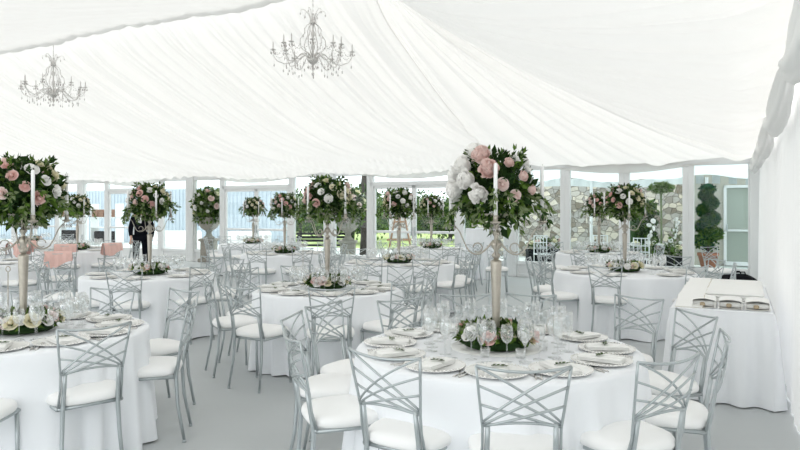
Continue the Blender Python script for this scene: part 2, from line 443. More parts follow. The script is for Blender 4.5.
# foliage helpers
def leaf(mb, p, d, up, l, w, mi=0):
    d = d.normalized(); s = d.cross(up)
    if s.length < .1: s = d.orthogonal()
    s.normalize(); n = s.cross(d)
    a = p; t = p + d * l - n * l * .12; m1 = p + d * l * .45 + s * w * .5 + n * w * .18; m2 = p + d * l * .45 - s * w * .5 + n * w * .18; mid = p + d * l * .5
    mb.add([a, m1, t, m2, mid], [(0, 1, 4), (1, 2, 4), (0, 4, 3), (4, 2, 3)], mi)
def rvec():
    while 1:
        v = Vector((random.uniform(-1, 1), random.uniform(-1, 1), random.uniform(-1, 1)))
        if .05 < v.length < 1: return v.normalized()
def leafy(mb, c, rx, ry, rz, n, l, mats=(0,), zmin=-1.0, shell=.55):
    c = Vector(c)
    for _ in range(n):
        v = rvec()
        if v.z < zmin: continue
        q = random.uniform(shell, 1.0); p = c + Vector((v.x * rx, v.y * ry, v.z * rz)) * q
        d = (v + rvec() * .9); ll = l * random.uniform(.6, 1.35)
        leaf(mb, p, d, rvec(), ll, ll * random.uniform(.4, .62), random.choice(mats))

def tree(px, d, h, r, label, lab='garden_tree', trunk=.12, n=2600, zc=None, sz=.62, leafsize=.22, m='hedge'):
    p = at(px, d); root = empty(lab, p); tag(root, label, 'tree', 'trees beyond the lawn')
    b = MB(); b.tube([(0, 0, 0), (.1, .05, h * .4), (0, 0, h * .7)], [trunk, trunk * .8, trunk * .5], 8)
    for k in range(4):
        a = k * 1.6; b.tube([(0, 0, h * .4), (cos(a) * r * .5, sin(a) * r * .5, h * .7)], [trunk * .5, trunk * .2], 6)
    b.build('trunk', M['trunk'], root)
    b = MB(); 
    for k in range(7):
        a = k * 2.4; q = 0 if k == 0 else r * .5
        leafy(b, (cos(a) * q, sin(a) * q, (zc or h * .46) + random.uniform(-.2, .3) * r), r * .62, r * .62, r * sz * .7, n // 7, leafsize, (0, 1), shell=.3)
    b.build('crown', [M[m], M['leafm']], root)
tree(352, 33, 3.0, 2.3, 'dark tree behind the stone urn, right of the centre post')
tree(405, 38, 3.2, 2.6, 'leafy tree behind the easel')
tree(450, 36, 3.0, 2.4, 'leafy tree seen left of the tall front candelabra')
tree(300, 40, 3.3, 2.6, 'dark tree behind the double doors left of centre')
tree(525, 36, 3.6, 2.6, 'tree beyond the white flowers, right of the tall candelabra')
tree(490, 46, 3.8, 2.4, 'farthest tree behind the tall front flowers')
# dark trunk close to the centre glass
root = empty('tree_trunk', at(364, 21)); tag(root, 'slim dark tree stem beside the stone urn outside', 'tree')
b = MB(); b.tube([(0, 0, 0), (.03, 0, .9), (-.03, 0, 2.0), (.05, 0, 3.2)], [.16, .13, .12, .08], 10); b.build('trunk', M['trunk'], root)
b = MB(); leafy(b, (0, 0, 1.9), .5, .5, .6, 300, .16, (0, 1)); b.build('foliage', [M['hedge'], M['leafm']], root)
# long hedge
def hedge(px0, px1, d, h, label, leafs=2200, m='hedge', name='hedge', th=.5):
    a, c = at(px0, d), at(px1, d); root = empty(name, a.lerp(c, .5)); tag(root, label, 'hedge'); w = (c - a).length / 2
    b = MB(); b.rbox(-w, w, -th * .5, th * .5, 0, h * .95, .1)
    for _ in range(leafs):
        x = random.uniform(-w, w); z = random.uniform(0.05, h); y = random.choice((-1, 1)) * th * random.uniform(.4, .6)
        if random.random() < .3: y = random.uniform(-th * .5, th * .5); z = h * random.uniform(.93, 1.04)
        leaf(b, Vector((x, y, z)), rvec(), rvec(), h * .09, h * .06, 1 if random.random() < .4 else 0)
    b.build('foliage', [M[m], M['leafm']], root)
hedge(280, 560, 52, 2.4, 'long dark hedge across the far side of the lawn', 5000)
hedge(632, 652, 17.6, 1.75, 'clipped dark hedge in front of the stone wall', 1500)
# lollipop tree
root = empty('lollipop_tree', at(661, 18.3)); tag(root, 'standard tree with a flat round head and bare pale stem before the stone wall', 'tree')
b = MB(); b.tube([(0, 0, 0), (.01, 0, 1.0), (0, 0, 2.15)], .028, 8); b.build('trunk', M['leafl'], root)
b = MB(); leafy(b, (0, 0, 2.25), .34, .34, .13, 900, .09, (0, 1), shell=.2); b.build('crown', [M['leafl'], M['leafm']], root)
# spiral topiary
root = empty('spiral_topiary', at(708, 18.3)); root.scale = (1.1, 1.1, 1.0); tag(root, 'dark green spiral topiary in a terracotta pot outside the rightmost window', 'plant')
b = MB(); b.lathe([(.15, .0), (.17, .02), (.235, .34), (.255, .34), (.255, .42), (.225, .42), (.20, .36), (.0, .35)], 24); b.build('pot', M['terra'], root)
b = MB(); b.tube([(0, 0, .3), (0, 0, 2.0)], .03, 8); b.build('trunk', M['trunk'], root)
b = MB()
for k in range(230):
    t = k / 229; a = t * 2 * pi * 3.6 + .8; z = .62 + 1.55 * t; R_ = .20 * (1 - t * .62)
    c = Vector((cos(a) * R_, sin(a) * R_, z)); r = .175 * (1 - .38 * t)
    for _ in range(30):
        v = rvec(); leaf(b, c + v * r * random.uniform(.6, 1), v + rvec() * .8, rvec(), .085, .045, 1 if random.random() < .3 + (.4 if t < .35 else 0) else 0)
    b.ball(c, r * .55, 7, 5)
b.ball((0, 0, 2.22), .16, 10, 8)
leafy(b, (0, 0, 2.22), .2, .2, .14, 300, .06, (0,))
b.build('foliage', [M['topi'], M['leafm']], root)

# roses
def rose_mesh(name, m, big=1.0, layers=4, seed=0):
    rnd = random.Random(seed); b = MB()
    b.ball((0, 0, .42), .30, 8, 6, sz=1.6)
    for L_ in range(layers):
        n = 3 + L_; R_ = .16 + .19 * L_; op = L_ / max(1, layers - 1)
        for k in range(n):
            a0 = 2 * pi * (k + .5 * L_) / n + rnd.uniform(-.15, .15); w = 1.15 * 2 * pi / n * .62
            def pet(i, j, a0=a0, w=w, R_=R_, op=op):
                a = a0 + (i - .5) * 2 * w * (0.35 + .65 * sin(pi * min(1, j * .75 + .12)))
                r = R_ * (.35 + .95 * sin(j * pi * .5) + .22 * op * j ** 4); z = -.25 * op + (.92 - .22 * op) * j - .16 * op * j ** 4 - .10 * (abs(i - .5) * 2) ** 2 * j
                return Vector((r * cos(a), r * sin(a), z))
            b.grid(pet, 4, 4)
    return b.mesh(name, m)
ROSES = {}
for c_ in ('blush', 'pink', 'cream', 'white'):
    ROSES[c_] = rose_mesh(c_ + '_rose', M[c_], seed=hash(c_) % 97 if False else len(c_))
def peony_mesh(m):
    rnd = random.Random(5); b = MB(); b.ball((0, 0, .3), .42, 10, 8)
    for k in range(70):
        z = rnd.uniform(-.15, 1); a = rnd.uniform(0, 2 * pi); q = sqrt(max(0, 1 - z * z)); v = Vector((q * cos(a), q * sin(a), z))
        s = v.cross(Vector((0, 0, 1.01))).normalized(); t = s.cross(v); c = Vector((0, 0, .3))
        tw = rnd.uniform(-.6, .6); s2 = s * cos(tw) + t * sin(tw); t2 = t * cos(tw) - s * sin(tw)
        def pet(i, j): 
            x = (i - .5) * .46; y = (j - .3) * .5
            return c + v * (.42 + .24 * j * j - .15 * abs(i - .5)) + s2 * x * (1 - .3 * j) + t2 * y
        b.grid(pet, 3, 3)
    return b.mesh('peony', m)
ROSES['peony'] = peony_mesh(M['white']); ROSES['bpeony'] = peony_mesh(M['blush'])

def put_flower(parent, kind, p, n, s, name='rose'):
    o = link(name, ROSES[kind], parent); o.location = p; o.scale = (s, s, s)
    q = Vector(n).normalized().to_track_quat('Z', 'Y'); o.rotation_mode = 'QUATERNION'; o.rotation_quaternion = q
    if kind in ('pink', 'blush', 'bpeony'): o['label'] = 'blush pink bloom'
    elif kind == 'cream': o['label'] = 'cream bloom'
    else: o['label'] = 'white bloom'
    return o

def big_arrangement(seed, spec=None, white_left=False, scale=1.0):
    random.seed(seed)
    root = empty('floral_arrangement')
    b = MB()
    rx, rz = .235, .205
    b.ball((0, 0, .17), .15, 10, 8, sz=.85)
    leafy(b, (0, 0, .16), rx, rx, rz, 950, .058, (0, 0, 0, 1), shell=.6)
    leafy(b, (0, 0, .05), rx * .92, rx * .92, .14, 330, .065, (0, 1, 2), shell=.6)
    # trailing and upstanding sprigs
    for k in range(16):
        a = k * 2.399; d = Vector((cos(a), sin(a), random.uniform(-.35, .25))); p = Vector((0, 0, .12)) + Vector((d.x * .2, d.y * .2, d.z * .1)); pts = [p.copy()]
        L_ = random.randint(5, 8)
        for j in range(L_):
            d = (d + Vector((0, 0, -.24)) + rvec() * .12).normalized(); p = p + d * .032; pts.append(p.copy())
            for q in range(3): leaf(b, p, d + rvec() * .8, rvec(), .055, .024, random.choice((1, 2, 2, 0)))
        b.tube(pts, .0025, 4, 1)
    for k in range(12):
        a = k * 2.399 + 1; d = Vector((cos(a) * .7, sin(a) * .7, .9)).normalized(); p = Vector((0, 0, .14)) + d * .17; pts = [p.copy()]
        for j in range(4):
            d = (d + rvec() * .15).normalized(); p = p + d * .028; pts.append(p.copy())
            for q in range(3): leaf(b, p, d + rvec() * .8, rvec(), .045, .02, random.choice((0, 1, 2)))
        b.tube(pts, .002, 4, 1)
    b.build('foliage', [M['leafd'], M['leafm'], M['leafl']], root)
    kinds = ['blush', 'cream', 'white', 'pink', 'cream', 'peony', 'white', 'bpeony']
    n = 30
    for k in range(n):
        z = .92 - 1.28 * (k + .5) / n; a = k * 2.399 + seed; q = sqrt(max(0, 1 - z * z))
        v = Vector((q * cos(a), q * sin(a), z)); kd = kinds[k % len(kinds)]
        s = {'peony': .062, 'bpeony': .058}.get(kd, .040) * random.uniform(.75, 1.15)
        p = Vector((v.x * rx, v.y * rx, .16 + v.z * rz)) * 1.0
        if white_left and v.x < -.02 and v.z > -.35: kd = 'peony' if k % 4 else 'bpeony'; s = .10
        elif white_left and kd in ('cream',): kd = 'blush'
        put_flower(root, kd, p * .98, v, s, 'peony' if 'peony' in kd else 'rose')
    return root
def low_arrangement(seed):
    random.seed(seed); root = empty('table_wreath'); b = MB()
    for k in range(620):
        a = random.uniform(0, 2 * pi); v = rvec(); r = .165 + .055 * v.x; p = Vector((r * cos(a), r * sin(a), .06 + .05 * abs(v.z)))
        q = Vector((cos(a) * v.x, sin(a) * v.x, abs(v.z) * .9)) + rvec() * .7
        leaf(b, p, q, rvec(), random.uniform(.035, .07), .026, random.choice((0, 0, 1, 1, 2)))
    pts = [(.165 * cos(t * pi / 12), .165 * sin(t * pi / 12), .042) for t in range(24)]
    b.tube(pts, .038, 8, 0, closed=True)
    b.build('foliage', [M['leafd'], M['leafm'], M['leafl']], root)
    kinds = ['blush', 'cream', 'white', 'cream', 'pink', 'white']
    for k in range(26):
        a = 2 * pi * k / 26 + random.uniform(-.12, .12); r = .165 + random.choice((-.02, .045, .06)); 
        v = Vector((cos(a) * (r - .13) * 14, sin(a) * (r - .13) * 14, .8)).normalized()
        put_flower(root, kinds[k % 6], Vector((r * cos(a), r * sin(a), .075 + random.uniform(0, .03))), v, .041 * random.uniform(.8, 1.25))
    return root

# ------------------------------------------------------------------ chair
def arcpts(p, q, bow, n=8):
    p, q = Vector(p), Vector(q); return [p.lerp(q, t / n) + Vector(bow) * 4 * (t / n) * (1 - t / n) for t in range(n + 1)]
def make_chair():
    root = empty('banquet_chair')
    # seat pad: rounded square cushion
    b = MB(); n = 32
    prof_ = [(.0, .455), (.86, .455), (.97, .462), (1.0, .478), (.985, .497), (.93, .512), (.8, .522), (.5, .531), (0, .534)]
    vs = []
    for r, z in prof_:
        for k in range(n):
            a = 2 * pi * k / n; c, s = cos(a), sin(a); e = 2 / 3.4
            x = math.copysign(abs(c) ** e, c) * .215; y = math.copysign(abs(s) ** e, s) * .205
            x *= (1 + .05 * (y / .205)); vs.append((x * r, y * r + .01, z))
    fs = [(i * n + k, i * n + (k + 1) % n, (i + 1) * n + (k + 1) % n, (i + 1) * n + k) for i in range(len(prof_) - 1) for k in range(n)]
    b.add(vs, fs); b.build('seat', M['pad'], root)
    b = MB(); fr = [(-.175, -.165), (.175, -.165), (.195, .175), (-.195, .175)]
    for i in range(4): b.tube([(*fr[i], .447), (*fr[(i + 1) % 4], .447)], .012, 8)
    b.build('seat_frame', M['silver'], root)
    for s in (-1, 1):
        b = MB(); b.tube([(s * .188, .168, .447), (s * .19, .172, .22), (s * .197, .182, .012)], [.0125, .0115, .0105], 8); b.lathe([(.013, 0), (.013, .014), (.011, .016)], 8, (s * .197, .182, 0))
        b.build('leg', M['silver'], root)
        b = MB(); b.tube([(s * .145, -.215, .665), (s * .147, -.2, .58), (s * .15, -.178, .45), (s * .158, -.19, .25), (s * .17, -.235, .012)], [.0105, .0125, .0135, .012, .0105], 8)
        b.lathe([(.013, 0), (.013, .014), (.011, .016)], 8, (s * .17, -.235, 0)); b.build('leg', M['silver'], root)
    def bp(x, z):   # point on the raked, bowed back panel; x in -1..1
        t = (z - .64) / .28; hw = .168 + .032 * t
        return Vector((x * hw, -.205 - .055 * t - .035 * (1 - x * x), z))
    b = MB()
    for s in (-1, 1):
        pts = [bp(s, .92), bp(s, .85), bp(s, .75), bp(s, .64), Vector((s * .168, -.196, .56)), Vector((s * .172, -.165, .45))]
        b.tube(pts, .0068, 6)
    b.tube([bp(-1 + 2 * k / 10, .92 - .018 * (1 - (-1 + 2 * k / 10) ** 2)) for k in range(11)], .0068, 6)
    b.build('back_frame', M['silver'], root)
    b = MB()
    zt, zb = .92, .645
    for s in (-1, 1):
        for (z0, z1, x1, bow) in ((.918, .665, 1.0, .018), (.83, .655, .98, .012), (.745, .652, .9, .006)):
            pts = []
            for k in range(11):
                t = k / 10; x = -1 + (x1 + 1) * t; z = z0 + (z1 - z0) * t + bow * 4 * t * (1 - t)
                q = bp(x * s, z); q.y += .004 * s; pts.append(q)
            b.tube(pts, .0058, 6)
    b.tube([bp(-1 + 2 * k / 10, .648 + .028 * (1 - (-1 + 2 * k / 10) ** 2)) for k in range(11)], .0065, 6)
    b.build('lattice', M['silver'], root)
    return root

# ------------------------------------------------------------------ tableware prototypes
def glass_mesh(name, prof_, n=16): 
    b = MB(); b.lathe(prof_, n); return b.mesh(name, M['glass'])
def thin(outer, t=.0012):
    return outer + [(max(0.0005, r - t), z) for r, z in reversed(outer[-6:])]
G = {
 'wine': glass_mesh('wine_glass', thin([(.036, 0), (.036, .002), (.006, .006), (.0038, .02), (.0038, .105), (.008, .112), (.030, .126), (.044, .150), (.047, .172), (.043, .198), (.035, .225)])),
 'small': glass_mesh('white_wine_glass', thin([(.033, 0), (.033, .002), (.006, .006), (.0038, .02), (.0038, .095), (.008, .101), (.024, .112), (.034, .132), (.036, .155), (.033, .18), (.028, .198)])),
 'flute': glass_mesh('champagne_flute', thin([(.031, 0), (.031, .002), (.005, .006), (.0035, .02), (.0035, .09), (.008, .098), (.020, .12), (.026, .15), (.027, .18), (.0255, .21), (.023, .235)])),
 'tumbler': glass_mesh('water_glass', thin([(.026, 0), (.028, .003), (.030, .02), (.032, .04), (.033, .06), (.034, .085), (.035, .10)])),
}
GN = {'wine': ('wine_glass', 'large round-bowled wine glass', 'wine glass'), 'small': ('white_wine_glass', 'smaller stemmed wine glass', 'wine glass'),
      'flute': ('champagne_flute', 'slim clear champagne flute', 'flute'), 'tumbler': ('water_glass', 'clear straight water glass', 'glass')}
def make_plate():
    root = empty('charger_plate')
    b = MB(); b.lathe([(0, .001), (.085, .001), (.10, .004), (.155, .011), (.160, .0125), (.158, .015), (.152, .014), (.10, .0075), (.083, .0045), (0, .0045)], 40)
    b.build('plate', mat('clear_frosted_charger', (.86, .86, .84), .25, spec=.5), root)
    b = MB()
    for k in range(48):
        a = 2 * pi * k / 48; b.ball((.158 * cos(a), .158 * sin(a), .0165), .0052, 5, 4)
    b.build('beaded_rim', mat('silver_beads', (.84, .83, .80), .35), root); return root
def make_napkin():
    root = empty('folded_napkin')
    b = MB()
    for (x0, x1, y0, y1, z0, z1) in ((-.055, .055, -.12, .12, 0, .006), (-.052, .054, -.118, .117, .007, .013), (-.054, .05, -.116, .119, .014, .020)):
        b.grid(lambda i, j: Vector((x0 + (x1 - x0) * i, y0 + (y1 - y0) * j, z1 + .003 * sin(i * 7 + j * 4) - (.004 if i in (0, 1) else 0))), 6, 8)
        b.rbox(x0, x1, y0, y1, z0, z1, .003)
    b.build('cloth', M['linen'], root)
    return root
def make_sprig():
    random.seed(3); b = MB(); b.tube([(-.04, 0, .003), (0, .004, .005), (.04, 0, .004)], .0015, 4, 0)
    for k in range(16):
        x = -.04 + .005 * k; leaf(b, Vector((x, 0, .005)), Vector((.6, random.choice((-1, 1)) * .8, .3)), Vector((0, 0, 1)), .024, .011, k % 2)
    return b.mesh('herb_sprig', [M['leafd'], M['leafm']])
SPRIG = make_sprig()
def fork_mesh():
    b = MB(); b.rbox(-.0035, .0035, -.09, .04, .002, .005, .001); b.rbox(-.011, .011, .038, .052, .002, .005, .001)
    for k in range(4): x = -.0095 + k * .0063; b.rbox(x - .0015, x + .0015, .05, .095, .002, .005, .0006)
    b.rbox(-.006, .006, -.1, -.06, .0015, .005, .001); return b.mesh('fork', M['cutlery'])
def knife_mesh():
    b = MB(); b.rbox(-.005, .005, -.11, .0, .001, .006, .0015); b.add([(-.005, 0, .003), (.007, 0, .003), (.009, .07, .003), (.002, .115, .003), (-.005, .1, .003), (-.005, 0, .0045), (.007, 0, .0045), (.009, .07, .0045), (.002, .115, .0045), (-.005, .1, .0045)],
        [(4, 3, 2, 1, 0), (5, 6, 7, 8, 9), (0, 1, 6, 5), (1, 2, 7, 6), (2, 3, 8, 7), (3, 4, 9, 8), (4, 0, 5, 9)]); return b.mesh('knife', M['cutlery'])
def spoon_mesh():
    b = MB(); b.tube([(0, -.1, .003), (0, .05, .004)], [.005, .0028], 6); b.ball((0, .075, .006), .02, 10, 6, sx=.8, sy=1.35, sz=.25); return b.mesh('spoon', M['cutlery'])
FORK, KNIFE, SPOON = fork_mesh(), knife_mesh(), spoon_mesh()
def make_candelabra():
    root = empty('candelabra')
    b = MB(); b.lathe([(0, 0), (.085, 0), (.09, .006), (.07, .014), (.03, .022), (.018, .04), (.019, .06), (.026, .30), (.033, .50), (.034, .515), (.012, .53)], 12); b.build('stem', M['champ'], root)
    b = MB(); b.lathe([(.012, .525), (.026, .545), (.026, .555), (.012, .57), (.014, .58), (.030, .605), (.028, .625), (.013, .645), (.012, .66), (.024, .68), (.024, .69), (.012, .70), (.014, .715), (.034, .735), (.03, .76), (.012, .775)], 14)
    b.build('knop', M['champ'], root)
    for k in range(4):
        a = k * pi / 2 + .55; c, s = cos(a), sin(a); b = MB()
        pts = []
        for j in range(15):
            t = j / 14; r = .015 + .255 * t; z = .64 - .085 * sin(pi * min(1, t * 1.25)) + .11 * max(0, t - .6) / .4
            pts.append((r * c, r * s, z))
        b.tube(pts, [.0065 - .003 * j / 14 for j in range(15)], 6)
        for j in range(9):   # little scroll
            pass
        b.tube([((.11 + .028 * cos(w)) * c, (.11 + .028 * cos(w)) * s, .595 + .028 * sin(w)) for w in [i * .6 for i in range(10)]], .004, 5)
        b.lathe([(.004, .735), (.03, .75), (.031, .755), (.013, .757), (.014, .785), (.017, .79)], 12, (.27 * c, .27 * s, 0))
        b.build('arm', M['champ'], root)
        b = MB()
        for w in range(5):
            q = w * 2 * pi / 5; x, y = .27 * c + .028 * cos(q), .27 * s + .028 * sin(q)
            b.tube([(x, y, .75), (x, y, .725)], .001, 4); b.ball((x, y, .712), .009, 6, 4, sz=1.5)
        o = b.build('crystal_drops', M['crystal'], root); o['kind'] = 'stuff'
    b = MB(); b.lathe([(.012, .77), (.05, .775), (.09, .79), (.10, .80), (.09, .802), (0, .795)], 16); b.build('flower_dish', M['champ'], root)
    return root
def candle_mesh():
    b = MB(); b.lathe([(.0115, 0), (.0115, .28), (.009, .29), (.002, .294)], 12); b.tube([(0, 0, .29), (.001, 0, .302)], .001, 4, 1); return b.mesh('taper_candle', [M['candle'], M['black']])
CANDLE = candle_mesh()

# ------------------------------------------------------------------ tables
CLOCK = ['twelve', 'one', 'two', 'three', 'four', 'five', 'six', 'seven', 'eight', 'nine', 'ten', 'eleven']
chair0 = make_chair(); plate0 = make_plate(); napkin0 = make_napkin(); cand0 = make_candelabra()
big0 = [big_arrangement(11), big_arrangement(23), big_arrangement(37)]; bigT1 = big_arrangement(51, white_left=True)
low0 = [low_arrangement(5), low_arrangement(6)]
used = set()
def inst(o):
    if o.name in used: return copy_tree(o)
    used.add(o.name); return o
TOPZ = .76
def cloth_mesh(R, seed, pl=None):
    random.seed(seed); b = MB(); n = 220; ph = random.uniform(0, 6); folds = pl or random.randint(15, 19)
    prof_ = [(0, TOPZ)] + [(R * q, TOPZ) for q in (.3, .6, .85, .97)] + [(R, TOPZ - .004), (R + .007, TOPZ - .015)]
    down = [.05, .1, .17, .25, .33, .42, .50, .58, .66, .73, .748]
    vs = []; rings = len(prof_) + len(down)
    for r, z in prof_:
        for k in range(n): a = 2 * pi * k / n; vs.append((r * cos(a), r * sin(a), z))
    for dz in down:
        t = dz / .75
        for k in range(n):
            a = 2 * pi * k / n; wv = a + .16 * sin(3 * a + ph) + .10 * sin(5 * a + 2 * ph)
            f = (.5 + .5 * cos(wv * folds + ph)); f2 = .5 + .5 * cos(wv * (folds * 2 + 3) + 1.3 * ph)
            am = .65 + .5 * noise.noise(Vector((cos(a) * 1.5, sin(a) * 1.5, seed)))
            r = R + .008 + t ** .8 * (.14 * am * f ** 1.3 + .018 * f2 - .012)
            vs.append((r * cos(a + .02 * t * sin(4 * a)), r * sin(a + .02 * t * sin(4 * a)), TOPZ - dz + (.006 * sin(9 * a) if t > .95 else 0)))
    fs = [(i * n + k, (i + 1) * n + k, (i + 1) * n + (k + 1) % n, i * n + (k + 1) % n) for i in range(rings - 1) for k in range(n)]
    b.add(vs, fs); return b
def table(c, D, name, phis, detail, big, low, seed, cand_rot=0.0, glasses=('wine', 'small', 'flute'), settings=None, inset=.12, cand=True, lowflag=True):
    c = Vector((c[0], c[1], 0)); R = D / 2
    t = empty('round_table', c); tag(t, 'round table hidden under the floor-length cloth, ' + name, 'table', 'round tables')
    b = MB(); b.lathe([(0, TOPZ - .035), (R - .01, TOPZ - .035), (R - .004, TOPZ - .03), (R - .004, TOPZ - .008), (R - .01, TOPZ - .004), (0, TOPZ - .004)], 40); b.build('tabletop', M['wood'], t)
    for k in range(4):
        a = k * pi / 2 + .4; b = MB(); b.tube([(R * .6 * cos(a), R * .6 * sin(a), TOPZ - .03), (R * .6 * cos(a), R * .6 * sin(a), 0)], .015, 8); b.build('leg', M['silver'], t)
    o = cloth_mesh(R, seed).build('tablecloth', M['cloth']); o.location = c; tag(o, 'floor-length white cloth on the ' + name, 'tablecloth', 'white round tablecloths')
    taken = set(); words = []
    for ph in phis:
        f = ((90 - ph[0] if isinstance(ph, tuple) else 90 - ph) / 30.0) % 12; h = int(round(f)) % 12
        for dlt in (0, 1, -1, 2, -2, 3, -3):
            if (h + dlt) % 12 not in taken: h = (h + dlt) % 12; break
        taken.add(h); words.append(CLOCK[h])
    for ph, wd in zip(phis, words):
        off = inset; tw = random.uniform(-4, 4); 
        if isinstance(ph, tuple):
            ph, off, *rest = ph; tw = rest[0] if rest else 0
        a = radians(ph); k = inst(chair0)
        place(k, c + Vector((cos(a), sin(a), 0)) * (R + off), a + pi / 2 + radians(tw))
        tag(k, 'silver lattice chair, white seat, at %s o\'clock of the %s' % (wd, name), 'chair', 'silver chairs at the ' + name)
    # settings
    sp = settings if settings is not None else [(p[0] if isinstance(p, tuple) else p) for p in phis]
    for idx, (ph, wd) in enumerate(zip(sp, words)):
        a = radians(ph); rad = Vector((cos(a), sin(a), 0)); tan = Vector((-sin(a), cos(a), 0)); rz = a + pi / 2
        if detail >= 1:
            k = inst(plate0); place(k, c + rad * (R - .19) + Vector((0, 0, TOPZ + .0015)), rz); tag(k, 'round beaded charger plate at %s o\'clock of the %s' % (wd, name), 'plate', 'charger plates')
            k = inst(napkin0); place(k, c + rad * (R - .19) + Vector((0, 0, TOPZ + .011)), rz + .1 * random.uniform(-1, 1)); tag(k, 'folded white napkin at %s o\'clock of the %s' % (wd, name), 'napkin', 'folded napkins')
        if detail >= 2:
            k = link('herb_sprig', SPRIG); place(k, c + rad * (R - .20) + tan * .01 + Vector((0, 0, TOPZ + .034)), rz + random.uniform(-.5, .5)); tag(k, 'green herb sprig on the %s o\'clock napkin of the %s' % (wd, name), 'herb sprig', 'herb sprigs')
            for (me, nm, off) in ((FORK, 'fork', -.185), (KNIFE, 'knife', .185), (SPOON, 'spoon', .215)):
                k = link(nm, me); place(k, c + rad * (R - .19) + tan * off * -1 * -1 + Vector((0, 0, TOPZ + .001)), rz); tag(k, 'silver %s beside the %s o\'clock plate of the %s' % (nm, wd, name), nm, nm + 's')
        gl = glasses if detail >= 1 else glasses[:2]
        for q, gk in enumerate(gl):
            k = link(GN[gk][0], G[gk]); pos = rad * (R - .43 - .03 * (q % 2)) + tan * (.02 + .095 * (q - .7))
            place(k, c + pos + Vector((random.uniform(-.01, .01), random.uniform(-.01, .01), TOPZ + .001)))
            tag(k, '%s behind the %s o\'clock place of the %s' % (GN[gk][1], wd, name), GN[gk][2], 'glasses on the ' + name)
    if cand:
        k = inst(cand0); place(k, c + Vector((0, 0, TOPZ + .001)), cand_rot); tag(k, 'tall silver candelabra in the middle of the ' + name, 'candelabra', 'tall candelabras')
        for q in range(4):
            a = q * pi / 2 + .55 + cand_rot; o = link('taper_candle', CANDLE); o.location = c + Vector((.27 * cos(a), .27 * sin(a), TOPZ + .79))
            tag(o, 'white taper candle on the candelabra of the ' + name, 'candle', 'candles of the ' + name)
        k = inst(big); place(k, c + Vector((0, 0, TOPZ + .80)), 0 if big is bigT1 else random.uniform(0, 6)); tag(k, 'tall flower ball on the candelabra of the ' + name, 'flowers', 'tall flower arrangements')
        if big is bigT1: k.scale = (.92, .92, 1.0)
    if lowflag:
        k = inst(low); place(k, c + Vector((0, 0, TOPZ + .004)), random.uniform(0, 6)); tag(k, 'low flower wreath around the candelabra foot on the ' + name, 'flowers', 'low table wreaths')
def ev(n, a0): return [a0 + 360 * k / n for k in range(n)]
T = {}
table((.575, 3.89), 1.66, 'front right table', [(267.3, .06), (304, .08, -6), (-22, .13), (13, .28), (41, .57), (70, .25), (93, .15), (120, .03, 4), (147, .24), (171, .18), (201, .14), (233, .02, 4)], 2, bigT1, low0[0], 101,
      cand_rot=-.707, settings=[262, 292, 323, -8, 24, 54, 84, 114, 144, 172, 202, 232])
table((-2.55, 4.4), 1.58, 'front left table', [(-77, .14, -8), (-37, .0, -12), (11, .04), (54, .22), 86, 115, 146], 2, big0[0], low0[1], 102, cand_rot=.176, settings=[-72, -40, -8, 22, 52, 84, 116])
table((-.77, 6.9), 1.55, 'central table', [(278, .28), (313, .2), (345, .1), 15, 47, 80, 115, 150, (178, .1), (209, .22), (243, .32)], 2, big0[1], low0[0], 103, cand_rot=.3)
table((3.06, 8.85), 1.83, 'right middle table', [(240, .02), (299, -.05), (333, .15), 3, 35, 68, 100, 132, 163, (204, .2)], 1, big0[0], low0[1], 104, cand_rot=.9)
table((-3.25, 8.44), 1.65, 'table before the suited man', [(186, .25), (236, .06), (277, .03), (326, -.02), (0, .15), 35, 65, 100, 135], 1, big0[2], low0[0], 105, cand_rot=.1)
table((-.02, 10.4), 1.75, 'table behind the central table', [(251, .15), (285, .35), (318, .15), 350, 22, 55, 90, 125, 160, 192, (222, .15)], 1, big0[1], low0[1], 106, cand_rot=.5)
table((-2.27, 12.8), 1.65, 'rear table left of centre', ev(9, 255), 1, big0[2], low0[0], 107, cand_rot=1.0)
table((-3.75, 16.6), 1.65, 'farthest table by left doors', ev(9, 262), 0, big0[0], low0[1], 108, cand_rot=.2)
table((.70, 14.5), 1.65, 'rear table before the easel', [248, 288, 325, 70, 90, 130, 170, 208], 1, big0[2], low0[0], 109, cand_rot=.7)
table((3.95, 12.9), 1.65, 'far right window table', ev(9, 240), 1, big0[1], low0[0], 110, cand_rot=.4)
table((-6.75, 10.3), 1.75, 'left edge table', [300, 340, 70, 110, 150, 190, 225, 262], 1, big0[1], low0[1], 111, cand_rot=.4)
table((-6.9, 13.9), 1.75, 'table with pink shawls', ev(9, 247), 1, big0[2], low0[0], 112, cand_rot=.4)
table((-10.2, 18.0), 1.75, 'far left corner table', ev(8, 250), 0, big0[0], low0[1], 113, cand_rot=.4)

# flat white disc beneath the front centrepiece, table number stand on the left table, tealights
def disc(c, r, label):
    b = MB(); b.lathe([(0, 0), (r, 0), (r + .002, .001), (r, .003), (0, .003)], 48); o = b.build('centrepiece_disc', mat('white_disc', (.88, .88, .86), .25)); o.location = (c[0], c[1], TOPZ + .001); tag(o, label, 'disc')
disc((.575, 3.89), .27, 'round white disc under the wreath of the front right table')
def ring_stand(p, h, label):
    b = MB(); b.lathe([(0, 0), (.035, 0), (.033, .006), (.004, .01)], 16); b.tube([(0, 0, .005), (0, 0, h)], .003, 6)
    b.tube([(0, .018 * cos(w), h + .018 + .018 * sin(w)) for w in [i * pi / 6 for i in range(12)]], .003, 6, closed=True)
    o = b.build('card_stand', M['champ']); place(o, p, radians(80)); tag(o, label, 'card stand')
ring_stand(Vector(((8 - 400) / F * 4.45, 4.45, TOPZ + .001)), .40, 'slim ring-topped card stand on the front left table')
ring_stand(Vector(((303 - 400) / F * 7.2, 7.2, TOPZ + .001)), .42, 'slim card stand left of the candelabra on the central table')
